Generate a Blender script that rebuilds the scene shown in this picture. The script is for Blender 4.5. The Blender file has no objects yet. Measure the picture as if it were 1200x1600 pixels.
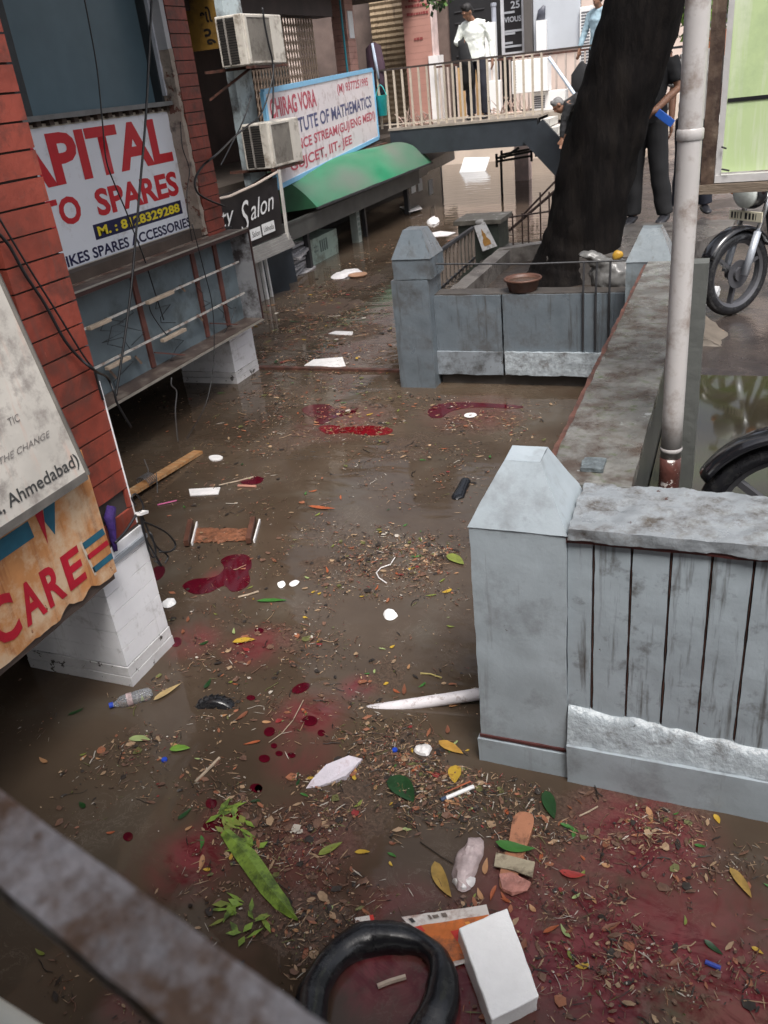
import bpy, bmesh, math, random
from math import sin, cos, pi, radians, sqrt, atan2
from mathutils import Vector, Matrix, noise
random.seed(7)
scene = bpy.context.scene
COL = scene.collection
# ------------------------------------------------------------------ camera
CAM_H, FOC, PITCH, ROLL, YAW = 2.25, 1305.7, radians(27.293), radians(6.578), radians(24.268)
_h = Vector((-sin(YAW), cos(YAW), 0)); _r = Vector((cos(YAW), sin(YAW), 0)); _u = Vector((0, 0, 1))
FWD = _h*cos(PITCH) - _u*sin(PITCH); _up = _u*cos(PITCH) + _h*sin(PITCH)
CX = cos(ROLL)*_r - sin(ROLL)*_up; CY = cos(ROLL)*_up + sin(ROLL)*_r
CAM = Vector((0, 0, CAM_H))
cd = bpy.data.cameras.new('camera'); cam = bpy.data.objects.new('camera', cd); COL.objects.link(cam)
cam.matrix_world = Matrix(((CX.x, CY.x, -FWD.x, CAM.x), (CX.y, CY.y, -FWD.y, CAM.y), (CX.z, CY.z, -FWD.z, CAM.z), (0, 0, 0, 1)))
cd.sensor_fit = 'VERTICAL'; cd.sensor_height = 36; cd.lens = FOC/1600*36
cd.clip_start = .02; cd.clip_end = 1000
cd.dof.use_dof = True; cd.dof.focus_distance = 3.6; cd.dof.aperture_fstop = 8.5
scene.camera = cam
# ------------------------------------------------------------------ sky, sun, exposure
w = bpy.data.worlds.new("World"); scene.world = w; w.use_nodes = True
nt = w.node_tree; nt.nodes.clear()
sky = nt.nodes.new('ShaderNodeTexSky'); sky.sky_type = 'NISHITA'; sky.sun_disc = False
SUN_EL, SUN_AZ = radians(60), radians(145)      # azimuth clockwise from +Y
sky.sun_elevation = SUN_EL; sky.sun_rotation = SUN_AZ; sky.dust_density = 6; sky.air_density = 1.0
hs = nt.nodes.new('ShaderNodeHueSaturation'); hs.inputs['Saturation'].default_value = .42
bg = nt.nodes.new('ShaderNodeBackground'); bg.inputs['Strength'].default_value = .15
wo = nt.nodes.new('ShaderNodeOutputWorld')
nt.links.new(sky.outputs[0], hs.inputs['Color']); nt.links.new(hs.outputs[0], bg.inputs[0]); nt.links.new(bg.outputs[0], wo.inputs[0])
sl = bpy.data.lights.new('sun', 'SUN'); sl.energy = 2.3; sl.angle = radians(22); sl.color = (1, .97, .93)
so = bpy.data.objects.new('sun', sl); COL.objects.link(so)
sd = Vector((sin(SUN_AZ)*cos(SUN_EL), cos(SUN_AZ)*cos(SUN_EL), sin(SUN_EL)))
so.rotation_euler = sd.to_track_quat('Z', 'Y').to_euler(); so.location = (6, -3, 14)
scene.view_settings.view_transform = 'Standard'; scene.view_settings.look = 'None'
scene.view_settings.exposure = 0.55; scene.view_settings.gamma = 1
# ------------------------------------------------------------------ measuring helpers (where a sight line meets a plane of the place)
def ray(px, py): return CX*((px-600)/FOC) - CY*((py-800)/FOC) + FWD
def on_z(px, py, z=0.0): d = ray(px, py); return CAM + d*((z-CAM_H)/d.z)
def on_x(px, py, x): d = ray(px, py); return CAM + d*(x/d.x)
def on_y(px, py, y): d = ray(px, py); return CAM + d*(y/d.y)
# ------------------------------------------------------------------ materials
MATS = {}
def M(name, col, rough=.6, var=.18, scale=6, bump=.15, bscale=60, metal=0, spec=.5, dirt=None, streak=None, chips=None, coat=0, stretch=None, wet=0, soft=False):
    """col base; dirt=(col, amount 0..1, scale); streak=(col, amount) runs down z; chips=(col, amount, scale) hard edged"""
    if name in MATS: return MATS[name]
    m = bpy.data.materials.new(name); m.use_nodes = True; MATS[name] = m
    n = m.node_tree.nodes; L = m.node_tree.links; b = n['Principled BSDF']
    tc = n.new('ShaderNodeTexCoord'); geo = tc.outputs['Object']
    if stretch:
        mp = n.new('ShaderNodeMapping'); mp.inputs['Scale'].default_value = stretch; L.new(geo, mp.inputs[0]); geo = mp.outputs[0]
    def noi(s, det=4, rgh=.6, vec=None):
        t = n.new('ShaderNodeTexNoise'); t.inputs['Scale'].default_value = s; t.inputs['Detail'].default_value = det
        t.inputs['Roughness'].default_value = rgh; L.new(vec or geo, t.inputs['Vector']); return t.outputs[0]
    def ramp(src, a, c):
        r = n.new('ShaderNodeMapRange'); r.inputs[1].default_value = a; r.inputs[2].default_value = c; L.new(src, r.inputs[0]); return r.outputs[0]
    def mix(f, a, c):
        x = n.new('ShaderNodeMix'); x.data_type = 'RGBA'; L.new(f, x.inputs[0])
        for k, v in ((6, a), (7, c)):
            if isinstance(v, tuple): x.inputs[k].default_value = (*v, 1)
            else: L.new(v, x.inputs[k])
        return x.outputs[2]
    lo = tuple(c*(1-var) for c in col); hi = tuple(min(1, c*(1+var)) for c in col)
    c = mix(ramp(noi(scale), .3, .7), lo, hi)
    if streak:
        mp = n.new('ShaderNodeMapping'); mp.inputs['Scale'].default_value = (14, 14, 1.1); L.new(tc.outputs['Object'], mp.inputs[0])
        a = streak[1]; c = mix(ramp(noi(1.6, 5, .65, mp.outputs[0]), .64-.30*a, .80-.30*a), c, streak[0])
    if dirt:
        a = dirt[1]; c = mix(ramp(noi(dirt[2], 2 if soft else 8, .4 if soft else .7), .61-.34*a-(.08 if soft else 0), .77-.34*a+(.08 if soft else 0)), c, dirt[0])
    hgt = noi(bscale, 5, .6)
    if chips:
        a = chips[1]; f = ramp(noi(chips[2], 6, .68), .72-.32*a, .735-.32*a); c = mix(f, c, chips[0])
        mm = n.new('ShaderNodeMath'); mm.operation = 'MULTIPLY_ADD'; L.new(f, mm.inputs[0]); mm.inputs[1].default_value = -.8; L.new(hgt, mm.inputs[2]); hgt = mm.outputs[0]
    L.new(c, b.inputs['Base Color'])
    if wet:
        L.new(ramp(noi(scale*.8, 5), .35, .65), b.inputs['Roughness'])
        r = n.new('ShaderNodeMapRange'); L.new(noi(scale*.8, 5), r.inputs[0]); r.inputs[1].default_value = .35; r.inputs[2].default_value = .65
        r.inputs[3].default_value = wet; r.inputs[4].default_value = rough; L.new(r.outputs[0], b.inputs['Roughness'])
    else: b.inputs['Roughness'].default_value = rough
    b.inputs['Metallic'].default_value = metal; b.inputs['Specular IOR Level'].default_value = spec
    b.inputs['Coat Weight'].default_value = coat
    if bump:
        bp = n.new('ShaderNodeBump'); bp.inputs['Strength'].default_value = bump; bp.inputs['Distance'].default_value = .01
        L.new(hgt, bp.inputs['Height']); L.new(bp.outputs[0], b.inputs['Normal'])
    return m
def plain(name, col, rough=.5, metal=0, spec=.5): return M(name, col, rough, .06, 15, .03, 90, metal, spec)
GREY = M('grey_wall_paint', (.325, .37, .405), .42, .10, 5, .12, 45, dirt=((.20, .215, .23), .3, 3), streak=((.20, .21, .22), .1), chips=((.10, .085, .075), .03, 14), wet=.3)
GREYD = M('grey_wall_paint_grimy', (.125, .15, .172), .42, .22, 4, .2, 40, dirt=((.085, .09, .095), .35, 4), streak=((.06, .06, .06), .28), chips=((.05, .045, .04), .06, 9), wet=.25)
GREYP = M('grey_wall_paint_panel', (.31, .355, .39), .4, .1, 5, .18, 30, dirt=((.075, .07, .065), .16, 7), streak=((.06, .055, .048), .30), chips=((.10, .085, .07), .11, 9), wet=.28)
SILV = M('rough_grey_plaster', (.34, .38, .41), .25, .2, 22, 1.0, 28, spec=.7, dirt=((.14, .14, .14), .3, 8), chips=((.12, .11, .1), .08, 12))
COPE = M('dirty_coping', (.20, .185, .17), .4, .3, 7, .5, 35, dirt=((.055, .043, .036), .62, 7), chips=((.33, .35, .36), .3, 6), wet=.12)
COPEF = M('coping_grey_wet', (.235, .255, .275), .35, .25, 8, .45, 35, dirt=((.08, .07, .062), .42, 8), chips=((.08, .045, .04), .20, 7), wet=.12)
MOSS = M('dirty_mossy_coping', (.145, .142, .132), .4, .35, 5, .5, 30, dirt=((.065, .048, .038), .5, 6), chips=((.28, .29, .29), .12, 7), wet=.1, streak=((.075, .095, .045), .3))
RUST = M('rusty_iron', (.10, .042, .03), .6, .4, 14, .4, 50, dirt=((.03, .018, .015), .4, 12))
DKRED = M('dark_red_oxide', (.075, .022, .02), .45, .3, 12, .3, 50)
TILE = M('red_wall_tile', (.225, .045, .029), .5, .30, 5, .25, 26, dirt=((.11, .035, .026), .34, 7), streak=((.13, .05, .04), .25), chips=((.30, .11, .08), .05, 18))
MORT = M('dark_mortar', (.045, .035, .032), .8)
WHITE = M('white_painted_brick', (.80, .80, .83), .5, .05, 6, .1, 40, dirt=((.50, .49, .49), .2, 9), chips=((.09, .08, .075), .05, 12), streak=((.55, .54, .54), .15))
WHITED = M('white_paint_flaking', (.62, .61, .62), .6, .1, 9, .4, 40, chips=((.07, .06, .055), .36, 14))
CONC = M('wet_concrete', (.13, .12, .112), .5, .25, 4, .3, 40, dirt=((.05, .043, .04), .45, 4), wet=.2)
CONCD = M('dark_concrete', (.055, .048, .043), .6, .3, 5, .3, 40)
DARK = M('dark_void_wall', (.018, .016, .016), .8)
BRN = M('brown_stained_wall', (.07, .05, .04), .7, .35, 3, .3, 30)
BARK = M('wet_black_bark', (.005, .004, .004), .85, .5, 9, 1.0, 34, spec=.12, stretch=(1, 1, .22), dirt=((.010, .008, .007), .4, 9))
BLACK = plain('black_plastic', (.012, .012, .014), .4)
RUBBER = M('wet_black_rubber', (.012, .012, .014), .22, .2, 8, .12, 60, dirt=((.03, .03, .03), .3, 30))
STEEL = M('worn_steel', (.56, .51, .50), .42, .25, 14, .3, 70, metal=.1, dirt=((.22, .13, .08), .5, 26), chips=((.78, .76, .80), .12, 45), wet=.22)
CREAM = M('cream_painted_iron', (.50, .43, .35), .5, .1, 10, .1, 60, chips=((.12, .06, .04), .14, 20))
IRON = M('dark_iron', (.03, .03, .033), .5, .3, 12, .2, 60)
ACW = M('cream_ac_metal', (.60, .56, .50), .45, .08, 6, .05, 40, dirt=((.25, .21, .17), .3, 7))
ACM = M('grey_ac_mesh', (.21, .19, .165), .6, .15, 7, .5, 200, dirt=((.09, .075, .06), .3, 5))
WSIGN = M('white_flex_sheet', (.74, .76, .82), .38, .03, 2, .02, 10, dirt=((.5, .48, .48), .12, 6))
WSIGN2 = M('white_flex_sheet_aged', (.74, .68, .70), .45, .07, 2, .03, 8, dirt=((.45, .36, .36), .25, 4))
BSIGN = M('black_flex_sheet', (.018, .016, .018), .3, .2, 3, .06, 8)
SIGNRED = plain('sign_red', (.52, .02, .03), .4); SIGNNAVY = plain('sign_navy', (.012, .012, .06), .4)
SIGNYEL = plain('sign_yellow', (.75, .6, .03), .4); SIGNWHITE = plain('sign_white', (.75, .75, .75), .4)
SIGNBLUE = plain('sign_blue_border', (.22, .5, .75), .4); FADERED = plain('faded_red_lettering', (.48, .08, .12), .5); FADEBLUE = plain('faded_blue_lettering', (.08, .09, .2), .5)
# ------------------------------------------------------------------ mesh builder
class MB:
    def __init__(s): s.v = []; s.f = []; s.mi = []
    def add(s, vs, fs, mi=0):
        o = len(s.v); s.v += [tuple(v) for v in vs]
        for f in fs: s.f.append(tuple(i+o for i in f)); s.mi.append(mi)
    def box(s, x0, x1, y0, y1, z0, z1, mi=0, R=None, c=None):
        vs = [Vector((x, y, z)) for z in (z0, z1) for y in (y0, y1) for x in (x0, x1)]
        if R is not None: vs = [R @ v + c for v in vs]
        s.add(vs, [(0, 2, 3, 1), (4, 5, 7, 6), (0, 1, 5, 4), (2, 6, 7, 3), (0, 4, 6, 2), (1, 3, 7, 5)], mi)
    def bar(s, a, b, wx, wz, mi=0, up=Vector((0, 0, 1))):
        a = Vector(a); b = Vector(b); d = (b-a).normalized()
        sd = d.cross(up)
        if sd.length < 1e-4: sd = Vector((1, 0, 0))
        sd.normalize(); u2 = sd.cross(d)
        vs = [p + sd*(wx/2*i) + u2*(wz/2*j) for p in (a, b) for j in (-1, 1) for i in (-1, 1)]
        s.add(vs, [(0, 2, 3, 1), (4, 5, 7, 6), (0, 1, 5, 4), (2, 6, 7, 3), (0, 4, 6, 2), (1, 3, 7, 5)], mi)
    def gq(s, p0, p1, p2, p3, step, mi=0):
        p0, p1, p2, p3 = map(Vector, (p0, p1, p2, p3))
        nu = max(1, round(max((p1-p0).length, (p2-p3).length)/step)); nv = max(1, round(max((p3-p0).length, (p2-p1).length)/step))
        vs = []
        for j in range(nv+1):
            for i in range(nu+1):
                a = p0.lerp(p1, i/nu); b = p3.lerp(p2, i/nu); vs.append(a.lerp(b, j/nv))
        s.add(vs, [(j*(nu+1)+i, j*(nu+1)+i+1, (j+1)*(nu+1)+i+1, (j+1)*(nu+1)+i) for j in range(nv) for i in range(nu)], mi)
    def hexa(s, b, t, step=.04, mi=0):
        """b, t: four corners counter-clockwise of bottom and top"""
        s.gq(b[0], b[3], b[2], b[1], step, mi); s.gq(t[0], t[1], t[2], t[3], step, mi)
        for i in range(4):
            j = (i+1) % 4; s.gq(b[i], b[j], t[j], t[i], step, mi)
    def gbox(s, x0, x1, y0, y1, z0, z1, step=.04, mi=0):
        s.hexa([(x0, y0, z0), (x1, y0, z0), (x1, y1, z0), (x0, y1, z0)], [(x0, y0, z1), (x1, y0, z1), (x1, y1, z1), (x0, y1, z1)], step, mi)
    def prism(s, poly, z0, z1, mi=0):
        n = len(poly); vs = [(p[0], p[1], z0) for p in poly] + [(p[0], p[1], z1) for p in poly]
        s.add(vs, [tuple(range(n-1, -1, -1)), tuple(range(n, 2*n))] + [(i, (i+1) % n, n+(i+1) % n, n+i) for i in range(n)], mi)
    def tube(s, path, r, n=8, mi=0, cap=True, closed=False):
        P = [Vector(p) for p in path]; rr = r if isinstance(r, (list, tuple)) else [r]*len(P); vs = []; nrm = None
        for i, p in enumerate(P):
            a = P[i-1] if (i > 0 or closed) else P[i]; b = P[(i+1) % len(P)] if (i < len(P)-1 or closed) else P[i]
            t = (b-a).normalized()
            if nrm is None: nrm = t.cross(Vector((.31, .17, .93))).normalized()
            else: nrm = (nrm - t*nrm.dot(t)).normalized()
            bn = t.cross(nrm)
            for k in range(n): q = 2*pi*k/n; vs.append(p + (nrm*cos(q)+bn*sin(q))*rr[i])
        m = len(P); fs = []
        for i in range(m if closed else m-1):
            j = (i+1) % m
            for k in range(n): fs.append((i*n+k, i*n+(k+1) % n, j*n+(k+1) % n, j*n+k))
        if cap and not closed: fs += [tuple(range(n-1, -1, -1)), tuple(range((m-1)*n, m*n))]
        s.add(vs, fs, mi)
    def lathe(s, prof, c, n=24, mi=0, axis=None):
        """prof: (radius, height) list, round z (or axis) through c"""
        c = Vector(c); q = Vector((0, 0, 1)).rotation_difference(Vector(axis).normalized()) if axis else None
        vs = []
        for (r, z) in prof:
            for k in range(n):
                a = 2*pi*k/n; v = Vector((r*cos(a), r*sin(a), z))
                vs.append(c + (q @ v if q else v))
        fs = [(i*n+k, i*n+(k+1) % n, (i+1)*n+(k+1) % n, (i+1)*n+k) for i in range(len(prof)-1) for k in range(n)]
        s.add(vs, fs, mi)
    def loft(s, secs, side=(1, 0, 0), n=14, mi=0):
        """secs: (point, half width along side, half depth)"""
        P = [Vector(q[0]) for q in secs]; vs = []; sv = Vector(side)
        for i, (p, a, b) in enumerate(secs):
            t = (P[min(i+1, len(P)-1)] - P[max(i-1, 0)]).normalized()
            x = (sv - t*sv.dot(t)).normalized(); y = t.cross(x)
            for k in range(n): q = 2*pi*k/n; vs.append(P[i] + x*(a*cos(q)) + y*(b*sin(q)))
        m = len(P); fs = [(i*n+k, i*n+(k+1) % n, (i+1)*n+(k+1) % n, (i+1)*n+k) for i in range(m-1) for k in range(n)]
        fs += [tuple(range(n-1, -1, -1)), tuple(range((m-1)*n, m*n))]
        s.add(vs, fs, mi)
    def ball(s, c, rx, ry, rz, n=14, m=9, mi=0, R=None):
        c = Vector(c); vs = []; fs = []
        for i in range(m+1):
            th = pi*i/m
            for k in range(n):
                ph = 2*pi*k/n; v = Vector((rx*sin(th)*cos(ph), ry*sin(th)*sin(ph), rz*cos(th)))
                vs.append(c + (R @ v if R is not None else v))
        for i in range(m):
            for k in range(n): fs.append((i*n+k, (i+1)*n+k, (i+1)*n+(k+1) % n, i*n+(k+1) % n))
        s.add(vs, fs, mi)
    def mesh(s, name, mats, org=(0, 0, 0), smooth=False, worn=None, merge=True):
        o = Vector(org); me = bpy.data.meshes.new(name); me.from_pydata([Vector(v)-o for v in s.v], [], s.f)
        for m in (mats if isinstance(mats, (list, tuple)) else [mats]): me.materials.append(m)
        for p, k in zip(me.polygons, s.mi): p.material_index = k; p.use_smooth = smooth
        bm = bmesh.new(); bm.from_mesh(me)
        if merge: bmesh.ops.remove_doubles(bm, verts=bm.verts, dist=1e-5)
        bmesh.ops.recalc_face_normals(bm, faces=bm.faces)
        if worn:
            amp, fr = worn; bm.normal_update()
            mv = [(v, v.normal*(amp*(noise.noise((v.co+o)*fr) + .5*noise.noise((v.co+o)*fr*3.1)))) for v in bm.verts]
            for v, d in mv: v.co += d
        bm.to_mesh(me); bm.free()
        if worn and not smooth:
            for p in me.polygons: p.use_smooth = True
            me.set_sharp_from_angle(angle=radians(38))
        return me
    def center(s):
        xs = [v[0] for v in s.v]; ys = [v[1] for v in s.v]; zs = [v[2] for v in s.v]
        return ((min(xs)+max(xs))/2, (min(ys)+max(ys))/2, min(zs))
    def build(s, name, mats, parent=None, smooth=False, worn=None, bevel=0, label=None, cat=None, group=None, kind=None, org=None, merge=True):
        if parent is not None and org is None: org = wloc(parent)
        if org is None: org = s.center()
        o = bpy.data.objects.new(name, s.mesh(name, mats, org, smooth, worn, merge)); COL.objects.link(o)
        if parent is not None:
            o.parent = parent; o.location = Vector(org) - wloc(parent)
        else: o.location = org
        if bevel:
            b = o.modifiers.new('bevel', 'BEVEL'); b.width = bevel; b.segments = 2; b.limit_method = 'ANGLE'; b.angle_limit = radians(40)
        tag(o, label, cat, group, kind); return o
def wloc(o):
    v = Vector(o.location)
    while o.parent: o = o.parent; v = v + Vector(o.location)
    return v
def tag(o, label=None, cat=None, group=None, kind=None):
    for k, v in (('label', label), ('category', cat), ('group', group), ('kind', kind)):
        if v: o[k] = v
    return o
def thing(name, label, cat, loc, group=None):
    o = bpy.data.objects.new(name, None); o.empty_display_size = .1; COL.objects.link(o); o.location = loc
    return tag(o, label, cat, group)
def copy_tree(o, parent=None):
    c = o.copy(); COL.objects.link(c); c.parent = parent
    for ch in list(o.children): copy_tree(ch, c)
    return c
def rotz_about(o, a): o.rotation_euler.z = a
_dg = None
def evaluated(obj):
    dg = bpy.context.evaluated_depsgraph_get(); dg.update()
    return bpy.data.meshes.new_from_object(obj.evaluated_get(dg))
def remeshed(mb, name, mat, voxel, smooth=6, fac=.5):
    me = mb.mesh(name, mat, merge=False); o = bpy.data.objects.new(name, me); COL.objects.link(o)
    r = o.modifiers.new('r', 'REMESH'); r.mode = 'VOXEL'; r.voxel_size = voxel; r.use_smooth_shade = True
    if smooth: sm = o.modifiers.new('s', 'SMOOTH'); sm.iterations = smooth; sm.factor = fac
    ev = evaluated(o); bpy.data.objects.remove(o); bpy.data.meshes.remove(me)
    ev.name = name; ev.materials.clear(); ev.materials.append(mat)
    for p in ev.polygons: p.use_smooth = True; p.material_index = 0
    return ev
def put(me, name, parent=None, **k):
    o = bpy.data.objects.new(name, me); COL.objects.link(o); o.parent = parent; return tag(o, **k)
def lettering(body, o, u, v, w, h, mat, parent, bold=.0, shear=0, name='lettering', lift=.0025, spacing=1.0, fit=True):
    """flat letters: lower left corner o, u = reading direction, v = up, fitted into w x h"""
    cu = bpy.data.curves.new(name, 'FONT'); cu.body = body; cu.offset = bold; cu.shear = shear; cu.resolution_u = 3; cu.space_character = spacing
    t = bpy.data.objects.new(name, cu); COL.objects.link(t); me = evaluated(t); bpy.data.objects.remove(t); bpy.data.curves.remove(cu)
    if not me.vertices: return None
    xs = [q.co.x for q in me.vertices]; ys = [q.co.y for q in me.vertices]
    x0, x1, y0, y1 = min(xs), max(xs), min(ys), max(ys); o, u, v = Vector(o), Vector(u).normalized(), Vector(v).normalized(); nn = u.cross(v).normalized()
    org = wloc(parent) if parent else Vector((0, 0, 0))
    for q in me.vertices: q.co = o + u*((q.co.x-x0)/(x1-x0)*w) + v*((q.co.y-y0)/(y1-y0)*h) + nn*lift - org
    me.materials.clear(); me.materials.append(mat)
    for p in me.polygons: p.material_index = 0
    ob = bpy.data.objects.new(name, me); COL.objects.link(ob); ob.parent = parent; return ob
X3, Y3, Z3 = Vector((1, 0, 0)), Vector((0, 1, 0)), Vector((0, 0, 1))
# ------------------------------------------------------------------ SETTING: ground, flood water, pavement
mb = MB(); mb.box(-300, 300, -300, 300, -1.1, -.9); mb.build('ground', CONCD, kind='structure')
def water_mat():
    m = bpy.data.materials.new('muddy_flood_water'); m.use_nodes = True; n = m.node_tree.nodes; L = m.node_tree.links; b = n['Principled BSDF']
    g = n.new('ShaderNodeNewGeometry'); pos = g.outputs['Position']
    def noi(s, det=4, rgh=.6, dist=0, vec=None):
        t = n.new('ShaderNodeTexNoise'); t.inputs['Scale'].default_value = s; t.inputs['Detail'].default_value = det; t.inputs['Roughness'].default_value = rgh
        t.inputs['Distortion'].default_value = dist; L.new(vec or pos, t.inputs['Vector']); return t.outputs[0]
    def mr(src, a, c, d=0., e=1., st='SMOOTHSTEP'):
        r = n.new('ShaderNodeMapRange'); r.interpolation_type = st
        for i, q in enumerate((a, c, d, e)): r.inputs[i+1].default_value = q
        L.new(src, r.inputs[0]); return r.outputs[0]
    def ma(op, a, c):
        x = n.new('ShaderNodeMath'); x.operation = op
        for i, q in enumerate((a, c)):
            if isinstance(q, (int, float)): x.inputs[i].default_value = q
            else: L.new(q, x.inputs[i])
        return x.outputs[0]
    def mix(f, a, c):
        x = n.new('ShaderNodeMix'); x.data_type = 'RGBA'; L.new(f, x.inputs[0])
        for k, v in ((6, a), (7, c)):
            if isinstance(v, tuple): x.inputs[k].default_value = (*v, 1)
            else: L.new(v, x.inputs[k])
        return x.outputs[2]
    base = mix(mr(noi(1.1, 5, .6), .3, .7), (.052, .036, .025), (.082, .059, .041))
    base = mix(mr(noi(.7, 4, .6, 1.5), .5, .75), base, (.088, .073, .056))
    # rafts: soggy mats of fine brown trash gathered by the drift
    rt = None
    for (px, py, r, k) in RAFT:
        q = on_z(px, py); d = n.new('ShaderNodeVectorMath'); d.operation = 'DISTANCE'; L.new(pos, d.inputs[0]); d.inputs[1].default_value = q
        f = mr(d.outputs['Value'], r, r*.2, 0, k); rt = f if rt is None else ma('MAXIMUM', rt, f)
    rm = mr(ma('ADD', ma('MULTIPLY', rt, .5), noi(5, 8, .72, 1.4)), .72, .90)
    trash = mix(mr(noi(75, 6, .7, .8), .36, .64), (.026, .017, .013), (.12, .078, .055)); trash = mix(mr(noi(130, 4, .7), .60, .68), trash, (.34, .26, .19))
    base = mix(ma('MULTIPLY', rm, .62), base, trash)
    rf = ma('ADD', ma('MULTIPLY', rm, .40), .05)
    # dissolved dye: soft reddish tint round a few places where it drifted
    tot = None
    for (px, py, r, k) in DYE:
        p = on_z(px, py); d = n.new('ShaderNodeVectorMath'); d.operation = 'DISTANCE'; L.new(pos, d.inputs[0]); d.inputs[1].default_value = p
        f = mr(d.outputs['Value'], r, r*.15, 0, k); tot = f if tot is None else ma('MAXIMUM', tot, f)
    streaky = n.new('ShaderNodeMapping'); streaky.inputs['Scale'].default_value = (1, 1.9, 1); streaky.inputs['Rotation'].default_value = (0, 0, .35); L.new(pos, streaky.inputs[0])
    ns = mr(noi(5, 8, .70, 2.2, streaky.outputs[0]), .43, .60)
    soft = ma('MULTIPLY', tot, mr(noi(4, 6, .65, 1.5), .25, .62))
    c = mix(ma('MULTIPLY', soft, .85), base, (.19, .036, .046))
    c = mix(ma('MULTIPLY', ma('MULTIPLY', mr(tot, .35, .95), ns), .9), c, (.085, .006, .012))
    # thin scum: pale hair-fine foam lines
    fl = noi(9, 8, .72, 1.6); sc = mr(ma('ABSOLUTE', ma('SUBTRACT', fl, .5), 0), .012, .0, 0, .5)
    c = mix(ma('MULTIPLY', sc, mr(noi(2.2, 3, .5), .5, .7)), c, (.24, .20, .17))
    L.new(c, b.inputs['Base Color']); L.new(rf, b.inputs['Roughness']); b.inputs['IOR'].default_value = 1.38
    bp = n.new('ShaderNodeBump'); bp.inputs['Strength'].default_value = .27; bp.inputs['Distance'].default_value = .02
    rip = n.new('ShaderNodeMapping'); rip.inputs['Scale'].default_value = (1, 2.2, 1); rip.inputs['Rotation'].default_value = (0, 0, -.25); L.new(pos, rip.inputs[0])
    h = ma('ADD', noi(2.4, 2, .4, .6, rip.outputs[0]), ma('MULTIPLY', noi(14, 3, .5, 0, rip.outputs[0]), .10))
    L.new(h, bp.inputs['Height']); L.new(bp.outputs[0], b.inputs['Normal'])
    return m
DYE = [(300, 1345, .20, 1.0), (740, 1490, .25, .9), (480, 1120, .22, .7), (590, 1510, .14, 1.0), (1060, 1500, .3, 1.0), (900, 1530, .22, 1.0), (345, 900, .13, .6), (720, 1580, .12, .9), (310, 1345, .17, .85), (350, 1280, .12, .5), (960, 1500, .48, 1.0), (1120, 1560, .35, 1.0), (830, 1460, .22, .9), (700, 1540, .3, .9), (1000, 1310, .32, .9), (860, 1400, .35, .7), (400, 1010, .22, .65), (560, 1075, .12, .7),
       (470, 1330, .32, .35), (1100, 1440, .3, .6), (590, 1520, .2, .8), (300, 1000, .2, .5), (470, 1180, .2, .4), (740, 645, .5, .35), (530, 660, .5, .35), (620, 1440, .25, .45), (200, 1570, .12, .5)]
RAFT = [(690, 880, .22, 1), (600, 895, .2, .9), (500, 890, .25, .8), (460, 1000, .22, .8), (630, 1190, .3, 1), (560, 1260, .3, .9), (720, 1230, .2, .8), (480, 1440, .25, .9), (500, 1310, .25, .8), (380, 1420, .2, .7), (950, 1300, .4, .8), (1030, 1280, .3, .8), (900, 1450, .3, .7), (560, 650, .5, 1), (770, 660, .4, .9), (640, 700, .5, .7), (450, 690, .4, .8), (510, 480, .7, 1), (550, 520, .6, 1), (450, 530, .6, .9), (560, 440, .8, .8), (330, 990, .25, .6), (600, 1060, .25, .7), (820, 1360, .3, .7), (200, 1160, .2, .5), (470, 610, .4, .7)]
WATER = water_mat()
mb = MB(); mb.gq((-12, -4, 0), (2.2, -4, 0), (2.2, 26, 0), (-12, 26, 0), 1.0); mb.build('water', WATER, kind='structure')
# pavement of the parking strip, dipping under a shallow puddle
PAVE = M('wet_paving', (.05, .04, .036), .38, .25, 2.5, .3, 22, dirt=((.03, .025, .024), .4, 3), wet=.08)
mb = MB()
prof = [(2.50, .56), (3.6, .58), (4.4, .655), (4.66, .685), (5.2, .70), (14, .72), (60, .75)]
for (ya, za), (yb, zb) in zip(prof, prof[1:]): mb.gq((-.255, ya, za), (14, ya, za), (14, yb, zb), (-.255, yb, zb), 1.2)
mb.gq((-.255, 2.5, -1), (-.255, 2.5, .56), (-.255, 8.3, .70), (-.255, 8.3, -1), 3)
for (ya, za), (yb, zb) in (((8.3, .70), (14, .72)), ((14, .72), (60, .75))): mb.gq((-1.45, ya, za), (-.255, ya, za), (-.255, yb, zb), (-1.45, yb, zb), 1.2)
mb.gq((-1.45, 8.3, -1), (-1.45, 8.3, .70), (-1.45, 60, .75), (-1.45, 60, -1), 9)
mb.build('pavement', PAVE, kind='structure', org=(0, 0, 0), merge=False)
PUD = M('puddle_water', (.052, .044, .028), .06, .3, 2, .05, 4, dirt=((.045, .05, .02), .5, 2))
mb = MB(); mb.gq((-.25, 2.52, .675), (14, 2.52, .675), (14, 4.9, .675), (-.25, 4.9, .675), .5); mb.build('puddle', PUD, kind='structure', org=(0, 0, 0))
mb = MB(); mb.box(-4, 4, -4, -.06, 1.0, 1.15); mb.build('landing', CONC, kind='structure')
mb = MB(); mb.box(-6, 4, -5, .25, 3.6, 3.75); mb.box(-6, 4, -5.2, -5, 1, 3.75); mb.build('unseen_sky_blocker', CONC, kind='structure')  # unseen roof and back wall, added to keep sky light off the near court
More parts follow.
